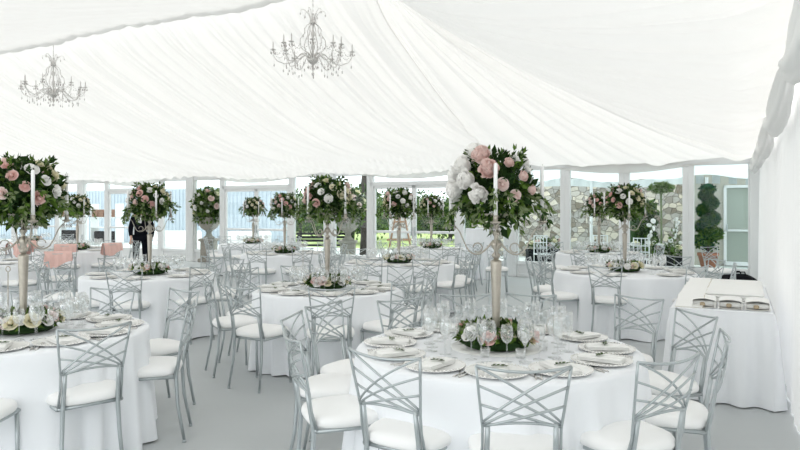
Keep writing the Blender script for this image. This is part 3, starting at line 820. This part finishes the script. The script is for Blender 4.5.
for (dx, dy) in ((-.10, -.27), (.09, -.3), (.26, -.1)):
    b = MB(); b.lathe([(.022, 0), (.026, .004), (.03, .05), (.028, .05), (.024, .006), (0, .005)], 16); o = b.build('tealight_holder', M['glass']); o.location = (.575 + dx, 3.89 + dy, TOPZ + .002)
    tag(o, 'small glass tealight holder in front of the wreath on the front right table', 'tealight holder', 'tealight holders')

# tall cloth-draped cocktail table in the background
root = at(481, 15.4); b = MB(); n = 96
def pc(i, j):
    a = 2 * pi * i; z = 1.18 * (1 - j); f = .5 + .5 * cos(a * 20)
    r = .36 + .05 * j * f + .02 * j
    return Vector((r * cos(a), r * sin(a), z + .005))
b.grid(pc, 240, 10); b.lathe([(0, 1.185), (.355, 1.185), (.36, 1.18)], 48)
o = b.build('tablecloth', M['cloth']); o.location = root; tag(o, 'tall narrow pleated white cloth on the poseur table behind the candelabra', 'tablecloth')
t = empty('poseur_table', root); tag(t, 'tall poseur table under the pleated white cloth', 'table')
b = MB(); b.lathe([(0, 1.15), (.34, 1.15), (.34, 1.178), (0, 1.178)], 32); b.build('tabletop', M['wood'], t); b = MB(); b.tube([(0, 0, 0.02), (0, 0, 1.15)], .03, 10); b.lathe([(0, 0), (.25, 0), (.25, .015), (0, .02)], 20); b.build('pedestal', M['silver'], t)
# extra chairs standing loose
for (px, d, rz, lab) in ((720, 12.0, 200, 'single silver chair standing by the window near the black bag'), (497, 12.4, 170, 'silver chair facing away beside the tall pleated poseur table'), (462, 12.9, 120, 'silver chair left of the tall pleated poseur table')):
    k = copy_tree(chair0); place(k, at(px, d), radians(rz)); tag(k, lab, 'chair', 'loose silver chairs')
# pink shawls over chairs
def shawl(p, rz, lab, w=.2):
    b = MB()
    def fn(i, j):
        s = (j - .5) * 2; y = .035 * math.tanh(s * 4) ; z = .945 - .23 * max(0, abs(s) - .08) * (1 + .25 * sin(i * 5)); x = (i - .5) * 2 * w
        return Vector((x, -.255 + y * 1.3 + .012 * sin(i * 22) * abs(s) + (.05 * (abs(s)) if s > 0 else .02 * s), z))
    b.grid(fn, 24, 24); o = b.build('pink_shawl', M['shawl']); place(o, p, rz); tag(o, lab, 'shawl', 'pink shawls over chairs')
c13 = Vector((-6.9, 13.9, 0))
def draped(px, d, tx, ty, nm):
    p = at(px, d); a = math.atan2(p.y - ty, p.x - tx); k = copy_tree(chair0); place(k, p, a + pi / 2); tag(k, 'silver chair hung with a pink shawl, ' + nm, 'chair', 'chairs hung with pink shawls')
    shawl(p, a + pi / 2, 'pink shawl over the chair back, ' + nm)
draped(60, 10.6, -6.9, 13.9, 'nearest of the shawl-draped chairs')
for i, ph in enumerate(ev(9, 247)):
    if i in (0, 1, 8, 2, 7):
        a = radians(ph); shawl(c13 + Vector((cos(a), sin(a), 0)) * (.875 + .12), a + pi / 2, 'pink shawl on the %s o\'clock chair of the table with pink shawls' % CLOCK[int(round(((90 - ph) / 30) % 12)) % 12])

# ------------------------------------------------------------------ serving table on the right
sv = empty('serving_table', W(.49, 8.33), ROT)   # local x = u, local y = +-v
tag(sv, 'long linen serving table against the right drape wall', 'table')
TW, TL = .76, 2.5    # half extents: .38 x 1.25
b = MB(); b.rbox(-.37, .37, -1.04, 1.04, .72, .752, .006); b.build('tabletop', M['wood'], sv)
for sx in (-1, 1):
    for sy in (-1, 1):
        b = MB(); b.tube([(sx * .33, sy * .95, 0), (sx * .33, sy * .95, .72)], .015, 8); b.build('leg', M['silver'], sv)
b = MB(); b.rbox(-.385, .385, -1.055, 1.055, .753, .762, .004)
sk = []; per = []
hw, hl = .385, 1.055
def perim(s):   # s in 0..1 round the rectangle
    Lp = 4 * (hw + hl); x = s * Lp
    if x < 2 * hw: return Vector((-hw + x, -hl, 0)), Vector((0, -1, 0))
    x -= 2 * hw
    if x < 2 * hl: return Vector((hw, -hl + x, 0)), Vector((1, 0, 0))
    x -= 2 * hl
    if x < 2 * hw: return Vector((hw - x, hl, 0)), Vector((0, 1, 0))
    x -= 2 * hw; return Vector((-hw, hl - x, 0)), Vector((-1, 0, 0))
def skirt(i, j):
    p, nn = perim(i % 1.0); Lp = 4 * (hw + hl); x = i * Lp
    f = .5 + .5 * cos(2 * pi * x / .105); g = .5 + .5 * cos(2 * pi * x / .23 + 1)
    d = .004 + .018 * f * min(1, j * 6) * (1 - .7 * j) + .075 * (g ** 1.3) * j + .01 * j
    q = p + nn * d; q.z = .756 - .746 * j; return q
b.grid(skirt, 640, 10)
o = b.build('table_skirt', M['cloth']); place(o, sv.location, ROT); tag(o, 'white gathered skirt and cloth on the long serving table', 'tablecloth')
def svp(a, c, z): return Matrix.Rotation(ROT, 3, 'Z') @ Vector((a, SY * c, 0)) + sv.location + Vector((0, 0, z))
# a: toward the left (u), c: toward the camera (v)
for k in range(14):     # leaning row of menus, gold edged
    b = MB(); b.rbox(-.10, .10, -.006, .006, 0, .004, .001) if False else None
    b.rbox(-.105, .105, -.14, .14, 0, .010, .003); b.rbox(-.109, -.1045, -.143, .143, -.001, .010, .0008, 1); b.rbox(-.108, .108, -.143, .143, -.0015, .0005, .0004, 1)
    o = b.build('folded_napkin', [M['linen'], M['goldrim']], smooth=False); o.location = svp(.24 - .002 * (k % 3), .85 - .125 * k, .765 + .034)
    o.rotation_euler = (radians(15) * SY * -1, 0, ROT + random.uniform(-.03, .03))
    tag(o, 'folded white napkin in the overlapping row along the serving table\'s left edge', 'napkin', 'napkins in the overlapping row')
for k in range(4):
    b = MB()
    w_, l_ = .235 - .004 * (k % 2), .70 - .01 * k
    b.rbox(-w_, w_, -l_, l_, 0, .022, .009)
    o = b.build('folded_tablecloth', M['linen']); o.location = svp(-.105 + .006 * (k % 3), -.12 + .01 * k, .764 + .0225 * k); o.rotation_euler = (0, 0, ROT + .01 * (k % 3 - 1))
    tag(o, 'large folded white cloth in the pile on the serving table, %s' % ['bottom of the pile', 'second from bottom', 'second from top', 'topmost'][k], 'folded cloth', 'pile of folded cloths')
for k, nm in enumerate(('leftmost', 'middle', 'rightmost')):
    root = empty('pillow_box', svp(.13 - .20 * k, .83, .764), ROT); tag(root, 'white folded card box with brown filling, %s of three at the table front' % nm, 'box', 'card boxes at the front of the serving table')
    b = MB()
    def top(i, j, s=1):
        x = (i - .5) * .17; y = (j - .5) * .30; return Vector((x, y, .055 + .014 * cos(pi * (i - .5)) - .012 * cos((j - .5) * pi * 2)))
    b.grid(top, 8, 8)
    b.grid(lambda i, j: Vector(((i - .5) * .19, (j - .5) * .32, .012 - .010 * cos(pi * (i - .5)))), 8, 8)
    b.rbox(-.088, -.082, -.15, .15, .0, .055, .002); b.rbox(.082, .088, -.15, .15, .0, .055, .002)
    b.build('card', M['linen'], root)
    b = MB(); b.rbox(-.082, .082, -.14, .10, .012, .05, .01); b.rbox(-.01, .03, .10, .125, .012, .045, .008, 1); b.build('filling', [M['linen'], M['gold']], root)
# black bag on the floor behind the table
root = at(737, 12.3); b = MB()
def bag(i, j):
    a = 2 * pi * i; th = pi * j; e = .75
    cx = math.copysign(abs(cos(a)) ** e, cos(a)); cy = math.copysign(abs(sin(a)) ** e, sin(a))
    return Vector((cx * sin(th) ** .6 * .42, cy * sin(th) ** .6 * .17, .19 - .19 * cos(th) * (1 + .12 * sin(a * 3))))
b.grid(bag, 32, 16); 
o = empty('black_holdall', root, .1); tag(o, 'black soft holdall on the floor below the rightmost window', 'bag'); b.build('body', M['black'], o)
for s in (-1, 1):
    b = MB(); b.tube([(-.15, s * .05, .34), (-.1, s * .08, .44), (.1, s * .08, .44), (.15, s * .05, .34)], .012, 6); b.build('handle', M['black'], o)

# ------------------------------------------------------------------ chandeliers
def make_chandelier():
    root = empty('chandelier')      # origin = ceiling hook; everything hangs below
    ZT = 0
    b = MB(); b.lathe([(0, 0), (.05, 0), (.045, -.03), (.01, -.05)], 16)
    for k in range(int(.40 / .04)):
        z = -.06 - k * .04; ax = (1, 0) if k % 2 else (0, 1)
        b.tube([(ax[0] * .007 * cos(w), ax[1] * .007 * cos(w), z + .022 * sin(w)) for w in [i * pi / 4 for i in range(8)]], .0022, 4, closed=True)
    b.tube([(0, 0, -.02), (0, 0, -.46)], .003, 5)
    b.build('chain', M['chand'], root)
    Z = -.60   # centre of the top hub
    b = MB(); b.lathe([(0, .15), (.006, .14), (.018, .12), (.008, .10), (.008, .05), (.02, .03), (.05, .01), (.058, -.01), (.03, -.035), (.014, -.06), (.012, -.12), (.03, -.16), (.035, -.19), (.016, -.23), (.012, -.30), (.03, -.36), (.034, -.40), (.014, -.44), (.014, -.50), (.05, -.535), (.085, -.57), (.09, -.59), (.06, -.63), (.025, -.65), (.012, -.69), (.022, -.72), (.012, -.75), (.0, -.77)], 20, (0, 0, Z))
    b.build('column', M['chand'], root)
    for k in range(6):
        a = k * pi / 3 + .3; c, s = cos(a), sin(a)
        b = MB(); P = [(.03, .0), (.05, .08), (.09, .15), (.14, .185), (.185, .175), (.195, .14)]
        b.tube([(r * c, r * s, Z + z) for r, z in P], [.006, .006, .005, .005, .004, .003], 5); b.ball((.195 * c, .195 * s, Z + .115), .012, 6, 5, sz=1.7)
        b.build('crown_arm', M['chand'], root)
        b = MB(); P = [(.03, -.02), (.09, -.05), (.13, -.11), (.12, -.17), (.15, -.21), (.195, -.27), (.20, -.36), (.16, -.43), (.09, -.47), (.04, -.52)]
        b.tube([(r * c, r * s, Z + z) for r, z in P], .0065, 6)
        for (r, z) in ((.125, -.14), (.2, -.32), (.15, -.2), (.1, -.46)): b.ball((r * c, r * s, Z + z - .03), .010, 6, 4, sz=1.8)
        b.build('cage_scroll', M['chand'], root)
    for k in range(12):
        a = k * pi / 6 + .12; c, s = cos(a), sin(a); up = .05 if k % 2 else 0; R_ = .60 - (.11 if k % 2 else 0)
        b = MB(); P = [(.05, -.58), (.09, -.53), (.15, -.50), (.21, -.52), (.27, -.585), (.35, -.645), (.43, -.655), (R_ - .05, -.61 + up * .5), (R_, -.53 + up), (R_ + .005, -.45 + up)]
        if R_ < .55: P[6] = (.41, -.645)
        b.tube([(r * c, r * s, Z + z) for r, z in P], .0068, 6); am = b.build('arm', M['chand'], root)
        x, y = (R_ + .005) * c, (R_ + .005) * s
        b = MB(); b.lathe([(.006, -.46 + up), (.04, -.445 + up), (.042, -.438 + up), (.010, -.44 + up)], 12, (x, y, Z)); b.build('bobeche', M['chand'], am)
        b = MB(); b.lathe([(.009, -.44 + up), (.010, -.435 + up), (.009, -.34 + up), (.0, -.31 + up)], 8, (x, y, Z)); b.build('candle_tube', M['chand'], am)
        b = MB()
        for w in range(5):
            q = w * 2 * pi / 5; xx, yy = x + .038 * cos(q), y + .038 * sin(q); b.tube([(xx, yy, Z - .445 + up), (xx, yy, Z - .47 + up)], .001, 3); b.ball((xx, yy, Z - .492 + up), .009, 5, 4, sz=2.2)
        for (r, z, l) in ((.27, -.60, .07), (.36, -.66, .08), (.45, -.65, .09), (R_ - .01, -.56 + up, .10)):
            b.tube([(r * c, r * s, Z + z), (r * c, r * s, Z + z - l)], .0014, 3); b.ball((r * c, r * s, Z + z - l - .022), .011, 5, 4, sz=2.2)
        b.build('crystal_drops', M['crystal'], am)['kind'] = 'stuff'
        # bead swag to the next arm
        a2 = a + pi / 6; R2 = .60 - (.11 if (k + 1) % 2 else 0); p = Vector((x, y, Z - .46 + up)); q = Vector((R2 * cos(a2), R2 * sin(a2), Z - .46 + (.05 if (k + 1) % 2 else 0)))
        b = MB()
        for w in range(9): g = (w + .5) / 9; pp = p.lerp(q, g); pp.z -= .10 * 4 * g * (1 - g); b.ball(pp, .0075, 5, 4)
        p = Vector((.2 * c, .2 * s, Z - .35)); q = Vector((x, y, Z - .46 + up))
        for w in range(10): g = (w + .5) / 10; pp = p.lerp(q, g); pp.z -= .09 * 4 * g * (1 - g); b.ball(pp, .0065, 5, 4)
        b.build('bead_swag', M['crystal'], root)['kind'] = 'stuff'
    b = MB()
    for k in range(14): a = k * 2 * pi / 14; r = .08; b.tube([(r * cos(a), r * sin(a), Z - .6), (r * cos(a), r * sin(a), Z - .68)], .001, 3); b.ball((r * cos(a), r * sin(a), Z - .70), .009, 5, 4, sz=2.2)
    b.ball((0, 0, Z - .80), .022, 8, 6, sz=1.3); b.build('crystal_fringe', M['crystal'], root)['kind'] = 'stuff'
    return root
def ridge_at(px):
    q = (px - 400) / F; x0, y0 = CX + VX * RV, CY + VY * RV
    u = (x0 - q * y0) / (q * UY - UX); return W(u, RV - .05, RZ - .03), u
ch = make_chandelier(); p, u1 = ridge_at(311); ch.location = (p.x, p.y, p.z - .02)
tag(ch, 'crystal chandelier hanging at top centre, the nearer of the two', 'chandelier', 'crystal chandeliers')
ch2 = copy_tree(ch); p, u2 = ridge_at(51); ch2.location = (p.x, p.y, p.z - .02); tag(ch2, 'crystal chandelier hanging at upper left, the farther of the two', 'chandelier', 'crystal chandeliers')

# ------------------------------------------------------------------ garden furniture and flowers outdoors
def urn_with_flowers(px, d, label, s=1.0):
    root = empty('flower_urn', at(px, d)); tag(root, label, 'urn', 'stone urns of flowers'); root.scale = (s, s, s)
    b = MB(); b.rbox(-.26, .26, -.26, .26, 0, .10, .02); b.rbox(-.2, .2, -.2, .2, .10, .62, .02); b.rbox(-.25, .25, -.25, .25, .60, .68, .02); b.build('plinth', M['urn'], root, False)
    b = MB(); b.lathe([(.16, .68), (.17, .71), (.10, .76), (.075, .84), (.10, .90), (.22, .98), (.29, 1.08), (.31, 1.20), (.30, 1.24), (.34, 1.27), (.34, 1.30), (.28, 1.30), (.26, 1.22), (0, 1.2)], 24); b.build('bowl', M['urn'], root)
    random.seed(int(px)); b = MB(); leafy(b, (0, 0, 1.68), .46, .46, .48, 1300, .14, (0, 1, 2), shell=.3); leafy(b, (0, 0, 1.3), .45, .45, .2, 350, .14, (0, 1, 2)); b.build('foliage', [M['leafd'], M['leafm'], M['leafl']], root)
    for k in range(26):
        z = 1 - 1.5 * (k + .5) / 26; a = k * 2.399; q = sqrt(max(0, 1 - z * z)); v = Vector((q * cos(a), q * sin(a), z))
        put_flower(root, ['white', 'cream', 'blush', 'peony'][k % 4], Vector((v.x * .45, v.y * .45, 1.66 + v.z * .46)), v, .085)
urn_with_flowers(348, 19.2, 'stone urn of white and pink flowers outside, right of the centre post', 1.08)
urn_with_flowers(209, 20.6, 'stone urn of white flowers outside the panel right of the man', 1.08)
# easel with welcome board
root = empty('easel', at(400, 19.6), radians(180)); tag(root, 'wooden easel holding a white board outside the centre doors', 'easel')
for (a_, c_) in (((-.42, -.1, 0), (-.06, .06, 1.85)), ((.42, -.1, 0), (.06, .06, 1.85))):
    b = MB(); b.tube([a_, c_], .028, 6); b.build('leg', M['wood'], root)
b = MB(); b.tube([(0, .62, 0), (0, .10, 1.8)], .022, 6); b.build('leg', M['wood'], root)
b = MB(); b.rbox(-.40, .40, -.10, -.03, .70, .76, .01); b.rbox(-.2, .2, .0, .05, 1.25, 1.30, .01); b.build('ledge', M['wood'], root, False)
b = MB(); b.rbox(-.33, .33, -.10, -.07, .765, 1.60, .006); b.build('board', M['whitepaint'], root, False)
# garden bench and planters
def planter(px0, px1, d, label, h=.45, flowers=18):
    a, c = at(px0, d), at(px1, d); w = (c - a).length / 2; root = empty('flower_planter', a.lerp(c, .5)); tag(root, label, 'planter')
    b = MB(); b.rbox(-w, w, -.22, .22, 0, h, .02); b.rbox(-w - .02, w + .02, -.24, .24, h - .05, h, .01); b.build('trough', M['planter'], root, False)
    random.seed(int(px0)); b = MB(); leafy(b, (0, 0, h + .12), w, .22, .2, 500, .11, (0, 1, 2), shell=.3); b.build('foliage', [M['leafd'], M['leafm'], M['leafl']], root)
    for k in range(flowers):
        x = -w + 2 * w * (k + .5) / flowers; put_flower(root, ['white', 'cream', 'peony', 'blush'][k % 4], Vector((x, random.uniform(-.2, .1), h + .18 + random.uniform(-.05, .15))), Vector((0, -.5, .8)), .09)
planter(632, 684, 16.9, 'long dark planter with white and pink flowers below the stone wall', .42, 16)
planter(527, 560, 18.6, 'black trough of white hydrangeas outside, right of the tall candelabra', .5, 12)
for (px, d, h_, lab) in ((651, 16.4, 1.3, 'tall white stock flowers rising from the planter, left stem'), (674, 16.4, 1.35, 'tall white stock flowers rising from the planter, right stem')):
    root = empty('white_flower_stem', at(px, d)); tag(root, lab, 'flowers'); b = MB(); b.tube([(0, 0, 0), (.02, 0, h_)], .01, 6); leafy(b, (0, 0, h_ * .6), .12, .12, .3, 90, .1, (0, 1)); b.build('stem', [M['stem'], M['leafm']], root)
    for k in range(7): put_flower(root, 'white', Vector((random.uniform(-.1, .1), random.uniform(-.1, .05), h_ - .5 + k * .09)), rvec() + Vector((0, -1, 0)), .06)
def garden_chair(px, d, rz, label):
    root = empty('garden_chair', at(px, d), radians(rz)); tag(root, label, 'chair', 'white garden chairs')
    b = MB(); b.rbox(-.2, .2, -.2, .2, .43, .46, .01); b.build('seat', M['whitepaint'], root, False)
    for sx in (-1, 1):
        for sy in (-1, 1):
            b = MB(); b.tube([(sx * .18, sy * .18, 0), (sx * .18, sy * .18, .43 if sy > 0 else .95)], .014, 6); b.build('leg', M['whitepaint'], root)
    b = MB()
    for z in (.6, .75, .93): b.tube([(-.18, -.18, z), (.18, -.18, z)], .014, 6)
    for x in (-.09, 0, .09): b.tube([(x, -.18, .46), (x, -.18, .93)], .010, 6)
    b.build('backrest', M['whitepaint'], root)
garden_chair(543, 17.3, 190, 'white spindle-back garden chair before the hydrangea trough')
garden_chair(600, 17.5, 160, 'white garden chair on the terrace left of the clipped hedge')
garden_chair(480, 18.5, 200, 'white garden chair behind the tall front candelabra')
garden_chair(640, 15.6, 150, 'white garden chair before the long dark planter')
# garden bench/sofa dark green near centre
root = empty('garden_bench', at(322, 22)); tag(root, 'dark green slatted garden bench outside the centre post', 'bench')
b = MB(); b.rbox(-.9, .9, -.25, .25, .42, .47, .01); b.build('seat', M['planter'], root, False)
b = MB(); [b.rbox(-.9, .9, .22, .26, z, z + .08, .01) for z in (.55, .67, .79)]; b.build('backrest', M['planter'], root, False)
for sx in (-1, 1):
    for sy in (-1, 1): b = MB(); b.tube([(sx * .82, sy * .2, 0), (sx * .82, sy * .2, .42 if sy < 0 else .85)], .03, 6); b.build('leg', M['planter'], root)
# white lounge blocks seen through the left doors
for (px, d, lab) in ((245, 23.5, 'white upholstered bench outside the left-centre doors'), (175, 24.5, 'white upholstered bench outside the panel behind the man')):
    root = empty('white_bench', at(px, d), .1); tag(root, lab, 'bench', 'white benches outside')
    b = MB(); b.rbox(-.9, .9, -.35, .35, .08, .45, .05); b.build('seat', M['pad'], root)
    b = MB(); b.rbox(-.9, .9, .3, .48, .3, .85, .05); b.build('backrest', M['pad'], root)
    for sx in (-1, 1): b = MB(); b.rbox(sx * .8 - .05, sx * .8 + .05, -.3, .3, 0, .1, .01); b.build('leg', M['planter'], root)

# ------------------------------------------------------------------ the man in the dark suit
def skinmesh(name, verts, edges, radii, m, parent, root=0, sub=2):
    me = bpy.data.meshes.new(name); me.from_pydata(verts, edges, []); me.materials.append(m); o = link(name, me, parent)
    md = o.modifiers.new('skin', 'SKIN'); md.use_smooth_shade = True
    for i, r in enumerate(radii):
        sv_ = me.skin_vertices[0].data[i]; sv_.radius = r if isinstance(r, tuple) else (r, r); sv_.use_root = (i == root)
    s = o.modifiers.new('sub', 'SUBSURF'); s.levels = sub; s.render_levels = sub
    return o
man = empty('person', at(141, 15.7), radians(8)); tag(man, 'man in a dark suit standing behind the flowers of the left middle table', 'person')
# facing -Y (towards the camera), head bent
V = [(0, 0, .98), (0, .0, 1.15), (0, .0, 1.32), (0, .01, 1.47), (0, -.01, 1.56), (0, -.03, 1.64), (0, -.035, 1.72),
     (-.17, .01, 1.44), (-.24, -.01, 1.18), (-.19, -.16, .98), (-.17, -.22, .93),
     (.17, .01, 1.44), (.27, .0, 1.18), (.27, -.12, .95), (.265, -.17, .88),
     (-.10, 0, .93), (-.11, -.02, .52), (-.11, .01, .10), (-.12, -.14, .04),
     (.10, 0, .93), (.11, -.02, .52), (.11, .01, .10), (.12, -.14, .04)]
E = [(0, 1), (1, 2), (2, 3), (3, 4), (4, 5), (5, 6), (3, 7), (7, 8), (8, 9), (9, 10), (3, 11), (11, 12), (12, 13), (13, 14), (0, 15), (15, 16), (16, 17), (17, 18), (0, 19), (19, 20), (20, 21), (21, 22)]
Rr = [(.15, .11), (.14, .10), (.16, .11), (.12, .09), .055, .085, .088, .06, .045, .032, .026, .06, .045, .032, .026, .08, .055, .04, .035, .08, .055, .04, .035]
skinmesh('body', V, E, Rr, M['skin'], man)
jv = V[:4] + V[7:10] + V[11:14]; je = [(0, 1), (1, 2), (2, 3), (3, 4), (4, 5), (5, 6), (3, 7), (7, 8), (8, 9)]
jv = [(0, 0, .86)] + [tuple(v) for v in jv]; je = [(0, 1)] + [(a + 1, b_ + 1) for a, b_ in je]
skinmesh('jacket', jv, je, [(.19, .14), (.17, .13), (.16, .12), (.185, .13), (.14, .10), .075, .062, .045, .075, .062, .045], M['suit'], man, root=1)
skinmesh('trousers', [(0, 0, .98)] + [V[i] for i in (15, 16, 17, 19, 20, 21)], [(0, 1), (1, 2), (2, 3), (0, 4), (4, 5), (5, 6)], [(.16, .12), .10, .075, .06, .10, .075, .06], M['suit'], man)
for (a0, sg) in (((-.17, -.22, .93), 1), ((.265, -.17, .88), -1)):
    hv = [(a0[0], a0[1] + .02, a0[2] + .02), (a0[0], a0[1] - .03, a0[2] - .05)]; he = [(0, 1)]; hr = [.026, (.036, .02)]
    for f in range(4):
        x = -.027 + .018 * f; ln = (.038, .044, .042, .033)[f]; i0 = len(hv)
        hv += [(a0[0] + x, a0[1] - .045, a0[2] - .085), (a0[0] + x, a0[1] - .05, a0[2] - .085 - ln * .6), (a0[0] + x, a0[1] - .03, a0[2] - .085 - ln * 1.1)]; he += [(1, i0), (i0, i0 + 1), (i0 + 1, i0 + 2)]; hr += [.010, .009, .008]
    i0 = len(hv); hv += [(a0[0] + sg * .04, a0[1] - .04, a0[2] - .05), (a0[0] + sg * .05, a0[1] - .06, a0[2] - .08)]; he += [(1, i0), (i0, i0 + 1)]; hr += [.012, .010]
    skinmesh('hand', hv, he, hr, M['skin'], man)
b = MB(); b.ball((0, -.02, 1.70), .108, 16, 12, sz=1.18, sy=1.08); me_ = b
for p_ in ((-.035, -.115, 1.70), (.035, -.115, 1.70)): pass
# head with face
b = MB(); b.ball((0, -.045, 1.685), .10, 20, 16, sx=.82, sy=.98, sz=1.22); b.ball((0, -.145, 1.675), .018, 8, 6, sz=1.5); b.ball((-.085, -.04, 1.68), .022, 8, 6, sx=.5, sz=1.4); b.ball((.085, -.04, 1.68), .022, 8, 6, sx=.5, sz=1.4)
b.build('head', M['skin'], man)
b = MB(); [b.ball((x, -.132, 1.70), .009, 8, 6) for x in (-.032, .032)]; b.build('eyes', M['hair'], man)
b = MB(); b.ball((0, -.135, 1.635), .018, 8, 5, sx=1.3, sy=.4, sz=.3); b.build('mouth', M['pink'], man)
b = MB(); b.ball((0, -.02, 1.73), .104, 16, 12, sx=.87, sy=1.0, sz=1.05); b.build('hair', M['hair'], man)
b = MB(); b.lathe([(.062, 1.50), (.066, 1.53), (.06, 1.555)], 16); b.rbox(-.045, .045, -.135, -.12, 1.3, 1.5, .005); b.build('shirt', M['shirt'], man)

# ------------------------------------------------------------------ light, camera
w = bpy.data.worlds.new('sky'); sc.world = w; w.use_nodes = True; nt = w.node_tree; bg = nt.nodes['Background']
sky = nt.nodes.new('ShaderNodeTexSky'); sky.sky_type = 'HOSEK_WILKIE'; sky.turbidity = 8; sky.ground_albedo = .5; sky.sun_direction = Vector((.3, -.5, .8)).normalized()
mx = nt.nodes.new('ShaderNodeMix'); mx.data_type = 'RGBA'; mx.inputs[0].default_value = .8; mx.inputs[7].default_value = (.945, .965, .985, 1)
nt.links.new(sky.outputs[0], mx.inputs[6]); nt.links.new(mx.outputs[2], bg.inputs[0]); bg.inputs[1].default_value = 3.2
sun = bpy.data.lights.new('sun', 'SUN'); sun.energy = 3.8; sun.angle = radians(5); sun.color = (1, .97, .92)
so = bpy.data.objects.new('sun', sun); COL.objects.link(so); so.rotation_euler = Vector((-.50, .55, 1.0)).to_track_quat('Z', 'Y').to_euler()
cam = bpy.data.cameras.new('camera'); cam.sensor_width = 36; cam.lens = F / 800 * 36; co = bpy.data.objects.new('camera', cam); COL.objects.link(co)
co.location = (0, 0, HC); co.rotation_euler = (radians(90) , 0, 0); cam.shift_y = -(225 - HY) / 800.0; cam.clip_start = .05; cam.clip_end = 300
sc.camera = co
sc.view_settings.view_transform = 'Standard'; sc.view_settings.look = 'None'; sc.view_settings.gamma = 1; sc.view_settings.exposure = -0.27
try:
    sc.cycles.transparent_max_bounces = 24; sc.cycles.max_bounces = 10; sc.cycles.diffuse_bounces = 6; sc.cycles.use_denoising = True; sc.cycles.sample_clamp_indirect = 6
except Exception: pass
